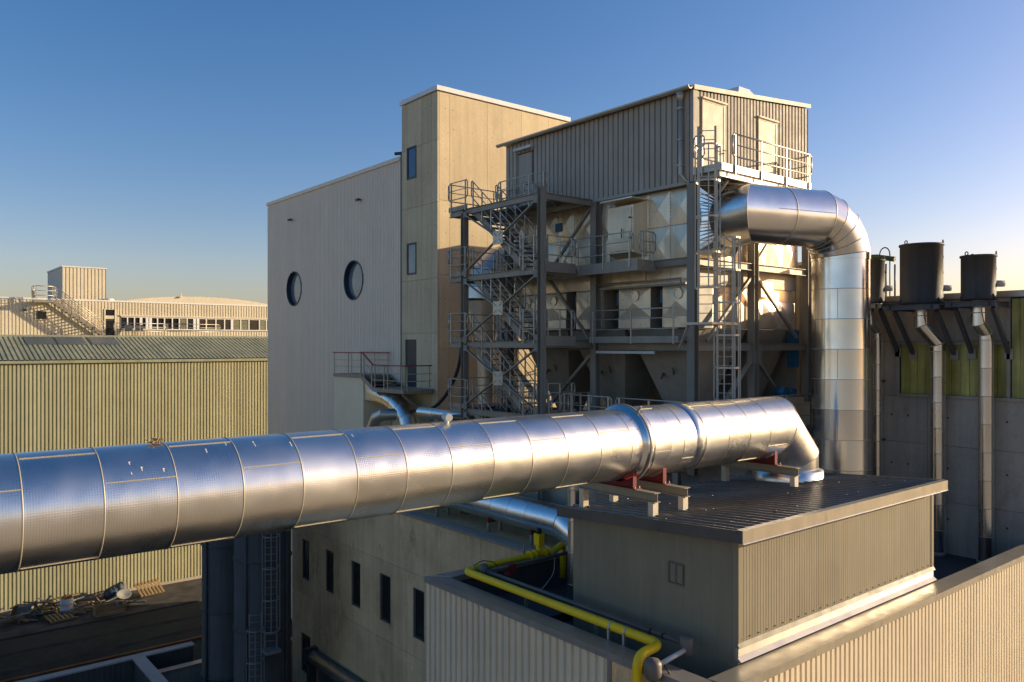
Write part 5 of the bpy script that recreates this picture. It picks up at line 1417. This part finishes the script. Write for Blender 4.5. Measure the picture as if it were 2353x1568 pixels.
for k in range(ngl):
    MB().box(RX + 0.03 + 0.012 * (k % 2), RX + 0.06 + 0.012 * (k % 2), gy0 + 0.09 + k * gw_, gy0 + 0.09 + (k + 1) * gw_ - 0.012, gz0, gz1).build('pane', 'glass_green', gl)
for k in range(4):
    MB().box(RX + 0.03, RX + 0.06, gy0 - 0.05 - (k + 1) * 0.25, gy0 - 0.05 - k * 0.25 - 0.012, gz0, rz1 - 0.06).build('pane', 'glass_green', gl)
rw_ = MB().box(32.05, 33.6, 17.0, 20.5, -GROUND, 3.5).build('rear_wing', 'core_dark', rbld)
clad(rw_, 'hopper', '-X', 32.0, 17.0, 20.5, -7.0, 3.5, 1.2, 0.25, 0.04)
MB().box(31.95, 33.65, 16.95, 20.55, 3.505, 3.65).build('coping', 'coping', rw_)
hol = MB()
for y in (10.3, 11.0, 12.2, 13.6, 14.2):
    for z in (-2.6, -4.4, -6.2): hol.tube((RX - 0.003, y, z), (RX + 0.01, y, z), 0.035, 10)
tag(hol.build('tie_hole', 'dark', rbld), kind='stuff')

def flue(label, u, r, zt, zb, pr, kink, ufoot):
    X = 29.0
    y = yw(u, X)
    f = thing('flue_silencer', label, 'flue', (X, y, DZ), 'flues on the boiler house wall')
    MB().lathe([(r * 0.80, zt - 0.15), (r * 0.80, zt), (r + 0.035, zt), (r + 0.035, zt - 0.06), (r, zt - 0.07), (r, zb + 0.12), (r + 0.02, zb + 0.1), (r + 0.02, zb), (pr, zb - 0.02)], (X, y, 0), 48).build('drum', 'flue_dark', f)
    MB().lathe([(r * 0.80, zt - 0.14), (0.001, zt - 0.16)], (X, y, 0), 32).build('drum_inside', 'dark', f)
    for a in (40, 160, 280):
        c = Vector((X + (r + 0.0) * math.cos(RAD(a)), y + (r + 0.0) * math.sin(RAD(a)), zt + 0.05)); b = MB()
        pts = [c + Vector((math.cos(RAD(a + 90)), math.sin(RAD(a + 90)), 0)) * (0.06 * math.cos(t)) + Vector((0, 0, 0.06 * math.sin(t))) for t in [k * math.pi / 4 for k in range(9)]]
        for p, q in zip(pts, pts[1:]): b.tube(p, q, 0.018, 6)
        b.build('lifting_eye', 'flue_dark', f)
    for a in (15, 75, 135, 195, 255, 315):
        c, s = math.cos(RAD(a)), math.sin(RAD(a))
        MB().add([(X + r * c, y + r * s, zb), (X + (r + 0.12) * c, y + (r + 0.12) * s, zb), (X + r * c, y + r * s, zb + 0.22),
                  (X + r * c - s * .02, y + r * s + c * .02, zb), (X + (r + 0.12) * c - s * .02, y + (r + 0.12) * s + c * .02, zb), (X + r * c - s * .02, y + r * s + c * .02, zb + 0.22)],
                 [(0, 1, 2), (3, 5, 4), (0, 3, 4, 1), (1, 4, 5, 2), (2, 5, 3, 0)]).build('gusset', 'flue_dark', f)
    # sampling sockets on the sunny side
    a = math.atan2(-0.75, 0.55)
    for z, L in ((zt - 0.45, 0.02), (zt - 1.0, 0.02), (zb + 0.55, 0.26)):
        c = Vector((X + r * math.cos(a), y + r * math.sin(a), z)); d = Vector((math.cos(a), math.sin(a), 0))
        MB().tube(c - d * 0.03, c + d * L, 0.05 if L < 0.1 else 0.11, 14).build('socket', 'black' if L < 0.1 else 'lamp', f)
    # carrying frame on the wall
    w = r + 0.22
    for s_ in (-1, 1):
        MB().ibeam((X - r - 0.25, y + s_ * w * 0.78, zb - 0.14), (RX + 0.0, y + s_ * w * 0.78, zb - 0.14), 0.16, 0.18).build('bracket_beam', 'bracket', f)
        MB().bar((X - r * 0.7, y + s_ * w * 0.78, zb - 0.28), (RX - 0.04, y + s_ * w * 0.78, zb - 1.75), 0.12, 0.14).build('bracket_strut', 'bracket', f)
        MB().box(RX - 0.05, RX - 0.003, y + s_ * w * 0.78 - 0.14, y + s_ * w * 0.78 + 0.14, zb - 1.98, zb - 1.62).build('wall_plate', 'steel', f)
    MB().ibeam((X - r - 0.16, y - w * 1.05, zb - 0.14), (X - r - 0.16, y + w * 1.05, zb - 0.14), 0.14, 0.17).build('bracket_beam', 'bracket', f)
    # flue pipe with jog
    dy = kink
    z1_ = zb - 0.75; z2_ = z1_ - abs(dy) * 1.15 - 0.25
    X2 = X + 0.45
    jacketed_bend(f, [(X, y, zb - 0.02), (X, y, zb - 0.42), (X, y, z1_), (X2, y + dy, z2_), (X2, y + dy, z2_ - 0.25)], pr, 'jacket_flue', 36, bead=0.008)
    jacketed_run(f, (X2, y + dy, z2_ - 0.25), (X2, y + dy, DZ + 0.1), pr, 0.9, [(300,)], 'jacket_flue', bead=0.008)
    MB().lathe([(pr + 0.005, DZ + 0.06), (pr + 0.05, DZ + 0.06), (pr + 0.05, DZ + 0.2), (pr, DZ + 0.22)], (X2, y + dy, 0), 24).build('foot_ring', 'steel', f)
    for z in (-1.4, -3.6, -5.7):
        MB().box(X2 + pr * 0.9, RX - 0.003, y + dy - 0.06, y + dy + 0.06, z, z + 0.08).build('wall_clip', 'bracket', f)
flue('widest dark flue drum with a jogged silver pipe below', 2117, 0.69, 3.55, 1.45, 0.235, -0.36, 2158)
flue('slimmer dark flue drum nearest the picture edge with silver pipe below', 2248, 0.52, 3.0, 1.5, 0.225, -0.06, 2263)
flue('dark flue drum half hidden behind the tall stack', 1999, 0.50, 3.15, 1.55, 0.14, -0.05, 2001)
gr = thing('green_pipe_frame', 'green looped pipe and rods standing behind the half hidden flue', 'pipe', (31.0, 14.6, rz1 + 0.2))
gy_ = yw(2030, 31.2)
MB().pipe([(31.2, gy_ + 1.2, 3.55), (31.2, gy_ + 0.25, 3.5), (31.2, gy_ - 0.45, 3.35)], 0.10, 10).build('cross_pipe', 'green_pipe', gr)
MB().pipe([(31.2, gy_ + 0.15, 3.4), (31.2, gy_ + 0.15, 2.6), (31.2, gy_ + 0.35, 2.3), (31.2, gy_ + 0.35, 1.84)], 0.07, 10).build('drop_pipe', 'green_pipe', gr)
MB().tube((31.2, gy_ - 0.1, 1.84), (31.2, gy_ - 0.1, 3.2), 0.035, 8).tube((31.2, gy_ - 0.45, 1.84), (31.2, gy_ - 0.45, 3.15), 0.035, 8).build('rod', 'bracket', gr)
b = MB(); pts = [(31.1, gy_ - 0.1 + 0.2 * math.cos(t) + 0.0, 3.55 + 0.28 * math.sin(t)) for t in [k * math.pi / 8 for k in range(9)]]
for p, q in zip(pts, pts[1:]): b.tube(p, q, 0.025, 8)
b.tube((31.1, gy_ + 0.1, 3.55), (31.1, gy_ + 0.1, 3.4), 0.025, 8).tube((31.1, gy_ - 0.3, 3.55), (31.1, gy_ - 0.3, 1.84), 0.025, 8).build('hook', 'bracket', gr)

# ================================================================== second pipe on the concrete block roof
SPX, SPZ, SPR = 18.7, -6.1, 0.55
sp2 = thing('jacketed_pipe', 'smaller aluminium pipe lying on the concrete block roof below the big one', 'pipe', (SPX, 26, -7.6))
jacketed_run(sp2, (SPX, 33.6, SPZ), (SPX, 20.6, SPZ), SPR, 1.0, [(30,), (20, 100), (40,), (112,)], start=0)
jacketed_bend(sp2, [(SPX, 20.6, SPZ), (SPX, 20.1, SPZ), (SPX + 0.12, 19.5, SPZ - 0.35), (SPX + 0.18, 19.2, SPZ - 0.9), (SPX + 0.18, 19.2, -7.5)], SPR, 'jacket_bend', 40, bead=0.008)
for y in (31.0, 27.5, 24.0, 21.5):
    MB().box(SPX - 0.35, SPX + 0.35, y - 0.05, y + 0.05, SPZ - SPR - 0.08, SPZ - SPR + 0.06).build('saddle', 'red', sp2)
    for s_ in (-0.28, 0.28): MB().box(SPX + s_ - 0.05, SPX + s_ + 0.05, y - 0.05, y + 0.05, -7.5, SPZ - SPR - 0.082).build('leg', 'steel', sp2)
vf = thing('short_flue', 'short upright silver flue behind the shed corner under the big pipe', 'flue', (15.2, 15.9, DZ))
jacketed_run(vf, (15.2, 15.9, DZ + 0.06), (15.2, 15.9, -3.1), 0.2, 0.9, [(250,)], 'jacket_flue')
# second run glimpsed just over the big pipe
ov = thing('jacketed_pipe', 'insulated pipe lying behind the big pipe just above its collar', 'pipe', (17, 15.5, -3.1))
jacketed_run(ov, (15.3, 15.6, -2.72), (19.0, 15.6, -2.72), 0.62, 0.9, [(30,), (60,)])
for x in (16.0, 18.3): MB().box(x - 0.08, x + 0.08, 15.35, 15.85, DZ + 0.06, -3.3).build('leg', 'steel', ov)

# ================================================================== yellow gas line and brown line
yz = -6.17
def arc_path(pts, r=0.18, n=5):
    """round the corners of a polyline"""
    pts = [Vector(p) for p in pts]; out = [pts[0]]
    for a, b_, c in zip(pts, pts[1:], pts[2:]):
        d0 = (a - b_).normalized(); d1 = (c - b_).normalized()
        rr_ = min(r, (a - b_).length * 0.45, (c - b_).length * 0.45)
        s, e = b_ + d0 * rr_, b_ + d1 * rr_
        for k in range(n + 1):
            t = k / n
            out.append((1 - t) ** 2 * s + 2 * t * (1 - t) * b_ + t * t * e)
    out.append(pts[-1]); return out
yl_ = thing('gas_pipe', 'yellow gas pipe running along the roof parapet and down its outer face', 'gas pipe', (12.75, 14, PZ))
ye = [(16.6, 17.9, -7.1), (16.6, 17.9, yz + 0.12), (16.1, 17.7, yz + 0.0), (12.75, 17.7, yz), (12.75, 10.78, yz), (11.93, 10.70, yz + 0.0), (11.93, 10.70, -9.5), (11.93, 10.70, -18.9)]
MB().pipe(arc_path(ye, 0.28, 6), 0.10, 14).build('pipe_run', 'yellow', yl_)
for y in (11.7, 12.15):
    c_ = MB()
    def rr3(r, yy): return [(12.75 + r * math.cos(2 * math.pi * k / 18), yy, yz + r * math.sin(2 * math.pi * k / 18)) for k in range(18)]
    c_.rings([rr3(0.103, y), rr3(0.116, y), rr3(0.116, y + 0.045), rr3(0.103, y + 0.045)], False).box(12.62, 12.66, y, y + 0.045, yz - 0.42, yz - 0.02).build('pipe_clamp', 'rail', yl_)
MB().box(12.58, 12.9, 11.65, 12.25, yz - 0.46, yz - 0.42).build('clamp_bracket', 'steel', yl_)
for x in (12.98, 13.35):
    MB().tube((x, 17.7, yz), (x + 0.05, 17.7, yz), 0.112, 16).build('pipe_clamp', 'rail', yl_)
for x in (15.05, 15.25, 15.62, 15.82):
    MB().tube((x, 17.7, yz), (x + 0.05, 17.7, yz), 0.17, 16).build('flange', 'yellow', yl_)
MB().tube((15.45, 17.7, yz - 0.02), (15.45, 17.7, yz + 0.28), 0.09, 14).build('valve_stem', 'yellow', yl_)
MB().box(15.35, 15.56, 17.58, 17.82, yz + 0.28, yz + 0.62).build('valve_actuator', 'yellow', yl_)
MB().tube((15.455, 17.7, yz + 0.62), (15.455, 17.7, yz + 0.76), 0.075, 14).build('valve_cap', 'black', yl_)
MB().tube((14.9, 17.72, yz + 0.08), (14.9, 17.72, yz + 0.42), 0.03, 8).build('test_stub', 'steel', yl_)
wire = arc_path([(15.5, 17.5, yz + 0.3), (15.8, 17.4, yz + 0.1), (15.7, 17.3, yz - 0.5), (15.2, 17.2, yz - 0.8), (14.9, 17.1, yz - 0.85)], 0.2)
MB().pipe(wire, 0.012, 6).build('signal_wire', 'lamp', yl_)
wire = arc_path([(13.0, 17.6, yz + 0.12), (13.2, 17.5, yz + 0.25), (13.6, 17.45, yz + 0.15), (13.7, 17.35, yz - 0.1)], 0.12)
MB().pipe(wire, 0.012, 6).build('signal_wire', 'black', yl_)
bl_ = thing('lagged_line', 'thin brown lagged pipe with round end boxes beside the yellow pipe', 'pipe', (13.05, 14, PZ))
bz_ = yz + 0.02
MB().tube((13.12, 17.25, bz_), (13.12, 10.55, bz_), 0.055, 12).build('pipe_run', 'brown_pipe', bl_)
MB().tube((13.12, 17.25, bz_), (17.0, 17.25, bz_), 0.05, 12).build('pipe_run', 'brown_pipe', bl_)
MB().lathe([(0.001, -0.2), (0.12, -0.19), (0.15, -0.14), (0.15, 0.14), (0.12, 0.19), (0.001, 0.2)], (13.12, 10.42, bz_ - 0.02), 24).build('end_box', 'brown_pipe', bl_)
MB().lathe([(0.001, -0.17), (0.11, -0.16), (0.14, -0.12), (0.14, 0.12), (0.11, 0.16), (0.001, 0.17)], (13.12, 17.32, bz_), 24).build('end_box', 'brown_pipe', bl_)
MB().tube((13.0, 10.38, bz_ - 0.08), (12.2, 10.30, bz_ - 0.12), 0.05, 12).build('pipe_run', 'lamp', bl_)
MB().lathe([(0.001, -0.2), (0.13, -0.19), (0.17, -0.14), (0.17, 0.12), (0.12, 0.19), (0.001, 0.21)], (11.92, 10.28, bz_ - 0.16), 24).build('end_box', 'brown_pipe', bl_)
MB().tube((11.92, 10.28, bz_ - 0.3), (11.92, 10.28, -18.9), 0.055, 12).build('pipe_run', 'brown_pipe', bl_)
MB().pipe(arc_path([(12.15, 10.2, bz_ - 0.1), (12.2, 10.05, bz_ - 0.3), (11.98, 9.98, -6.9), (11.98, 9.98, -12.0)], 0.15), 0.018, 7).build('cable', 'black', bl_)
for y in (11.35, 11.0): MB().tube((13.12, y, bz_), (13.12, y + 0.04, bz_), 0.065, 12).build('pipe_clip', 'black', bl_)
MB().box(13.9, 14.15, 17.15, 17.4, bz_ - 0.25, bz_ + 0.05).build('red_clip', 'red', bl_)
for y in (15.5, 13.0): MB().box(13.08, 13.16, y, y + 0.05, DZ + 0.06, bz_ - 0.05).build('stand', 'steel', bl_)

# ================================================================== scrap along the hall wall
GZ = -GROUND + 0.10
def spot(u, v):
    s = (v - 793.0) / 1830.0
    c, si = math.cos(YAW), math.sin(YAW); a = A(u)
    Y = GROUND / (s * (a * si + c)); return a * Y, Y
def pallet(label, u, v, lean, rz, nsl=7):
    x, y = spot(u, v)
    p = thing('pallet', label, 'pallet', (x, y, GZ))
    m_ = Matrix.Translation((x, y, GZ + 0.05)) @ Matrix.Rotation(rz, 4, 'Z') @ Matrix.Rotation(lean, 4, 'X')
    for k in range(nsl):
        b = MB(); b.box(-0.9 + k * 0.27, -0.9 + k * 0.27 + 0.16, 0, 1.5, 0.10, 0.13); b.v = [tuple(m_ @ Vector(q)) for q in b.v]; b.build('slat', 'wood', p)
    for yy in (0.05, 0.7, 1.35):
        b = MB(); b.box(-0.9, 0.88, yy, yy + 0.1, 0.0, 0.098); b.v = [tuple(m_ @ Vector(q)) for q in b.v]; b.build('bearer', 'wood', p)
pallet('wooden pallet leaning with pale slats at the end of the scrap row', 352, 1372, RAD(28), RAD(10))
pallet('flat grey-brown pallet lying in front of the metal drum', 150, 1432, RAD(4), RAD(8), 6)
x, y = spot(153, 1415)
dr_ = thing('oil_drum', 'pale metal drum with orange rags on top among the scrap', 'drum', (x, y, GZ))
MB().lathe([(0.001, 0.0), (0.42, 0.0), (0.42, 0.4), (0.44, 0.42), (0.42, 0.44), (0.42, 0.8), (0.44, 0.82), (0.42, 0.84), (0.42, 1.15), (0.36, 1.15), (0.36, 1.05), (0.001, 1.05)], (x, y, GZ), 24).build('drum_body', 'lamp', dr_)
for k in range(9):
    a = random.uniform(0, 6.28); c = Vector((x + 0.18 * math.cos(a), y + 0.18 * math.sin(a), GZ + 1.15 + random.uniform(-.05, .12)))
    MB().bar(c - Vector((0.16, 0, 0.05)), c + Vector((0.16, random.uniform(-.2, .2), 0.1)), 0.12, 0.10).build('rag', 'orange', dr_)
x, y = spot(285, 1385)
ds = thing('satellite_dish', 'pale round dish lying on the scrap', 'dish', (x, y, GZ))
m_ = Matrix.Translation((x, y, GZ + 0.45)) @ Matrix.Rotation(RAD(28), 4, 'X')
b = MB().lathe([(0.5, 0.12), (0.48, 0.12), (0.28, 0.04), (0.001, 0.0), ], (0, 0, 0), 32); b.v = [tuple(m_ @ Vector(q)) for q in b.v]; b.build('dish', 'cloth_pale', ds)
MB().tube((x, y + 0.2, GZ), (x, y + 0.05, GZ + 0.42), 0.05, 8).build('stand', 'scrap', ds)
x, y = spot(255, 1418)
cr = thing('wooden_crate', 'open brown wooden crate in front of the scrap', 'crate', (x, y, GZ))
for k in range(2):
    MB().box(x - 0.95, x + 0.95, y, y + 0.04, GZ + 0.05 + k * 0.3, GZ + 0.32 + k * 0.3).build('plank', 'wood', cr)
    MB().box(x - 0.95, x + 0.95, y + 0.86, y + 0.9, GZ + 0.05 + k * 0.3, GZ + 0.32 + k * 0.3).build('plank', 'wood', cr)
    for s_ in (-0.95, 0.91): MB().box(x + s_, x + s_ + 0.04, y + 0.041, y + 0.859, GZ + 0.05 + k * 0.3, GZ + 0.32 + k * 0.3).build('plank', 'wood', cr)
MB().box(x - 0.9, x + 0.9, y + 0.05, y + 0.85, GZ + 0.01, GZ + 0.06).build('floor', 'wood', cr)
def frame_scrap(label, u, v, w, h, lean, rz, mat='scrap'):
    x, y = spot(u, v)
    f = thing('tube_frame', label, 'scrap frame', (x, y, GZ))
    m_ = Matrix.Translation((x, y, GZ + 0.12)) @ Matrix.Rotation(rz, 4, 'Z') @ Matrix.Rotation(lean, 4, 'X')
    b = MB(); P = arc_path([(0, 0, 0), (w, 0, 0), (w, 0, h), (0, 0, h), (0, 0, 0.02)], 0.2); b.pipe(P, 0.05, 8); b.v = [tuple(m_ @ Vector(q)) for q in b.v]; b.build('tube_loop', mat, f)
frame_scrap('bent tube hoop leaning up over the scrap beside the drum', 175, 1400, 2.6, 0.55, RAD(-50), RAD(25))
frame_scrap('small rusty tube loop among the bicycles and scrap', 85, 1420, 1.1, 0.8, RAD(-60), RAD(-10))
def sack(label, u, v, r, h, mat):
    x, y = spot(u, v)
    b = MB(); n1, n2 = 9, 14; rings_ = []
    for i in range(n1):
        t = math.pi * i / (n1 - 1)
        rings_.append([(x + r * math.sin(t) * math.cos(2 * math.pi * k / n2) * (1 + 0.25 * math.sin(3 * k + i)), y + r * math.sin(t) * math.sin(2 * math.pi * k / n2) * (1 + 0.2 * math.cos(2 * k + 2 * i)), GZ + h * (0.5 - 0.5 * math.cos(t)) * (1 + 0.1 * math.sin(k * 2.1))) for k in range(n2)])
    b.rings(rings_, True)
    tag(b.build('scrap_sack', mat), label, 'sack', 'sacks on the scrap row')
sack('tall grey sack standing behind the pale dish', 278, 1376, 0.42, 1.1, 'cloth')
sack('blue-black bag beside the dish on the scrap row', 256, 1382, 0.5, 0.9, 'frame_blue')
sack('slumped grey sack next to the crate and dish', 264, 1378, 0.42, 0.95, 'cloth')
def heap(label, u, v, nn, mat, spread, hgt, name='scrap_heap'):
    x, y = spot(u, v)
    h_ = thing(name, label, 'scrap', (x, y, GZ))
    for k in range(nn):
        c = Vector((x + random.uniform(-spread, spread), y + random.uniform(-0.6, 0.6), GZ + random.uniform(0.08, hgt)))
        d = Vector((random.uniform(-1, 1), random.uniform(-0.5, 0.5), random.uniform(-0.25, 0.35))).normalized() * random.uniform(0.4, 1.1)
        MB().bar(c - d, c + d, random.uniform(0.05, 0.3), random.uniform(0.03, 0.08)).build('scrap_piece', random.choice(mat), h_)
heap('low heap of boards and light metal pieces near the orange drum', 215, 1405, 16, ['scrap', 'cloth', 'wood', 'scrap'], 1.5, 0.55)
heap('tangle of rusty and green scrap at the end nearest the picture edge', 105, 1412, 18, ['scrap', 'glass_green', 'wood', 'scrap', 'rust'], 1.4, 0.9)
heap('dark boards and a pale box at the near end of the scrap row', 48, 1432, 12, ['wood', 'cloth', 'scrap', 'wood'], 1.2, 0.8)
x, y = spot(55, 1425)
tag(MB().hexa([(x - .5, y, GZ), (x + .45, y - .1, GZ), (x + .5, y + .7, GZ), (x - .45, y + .8, GZ), (x - .45, y + .05, GZ + .85), (x + .45, y, GZ + .8), (x + .48, y + .65, GZ + .82), (x - .42, y + .72, GZ + .9)]).build('cardboard_box', 'cloth'), 'crumpled grey-brown box at the near end of the scrap row', 'box')
heap('flat pale boards below the round dish', 290, 1402, 7, ['scrap', 'cloth', 'cloth'], 0.9, 0.35)

# ------------------------------------------------------------------ lift everything to its real height above the yard
for o in list(scene.objects):
    if o.parent is None and o.type in {'MESH', 'EMPTY'}:
        o.location.z += GROUND
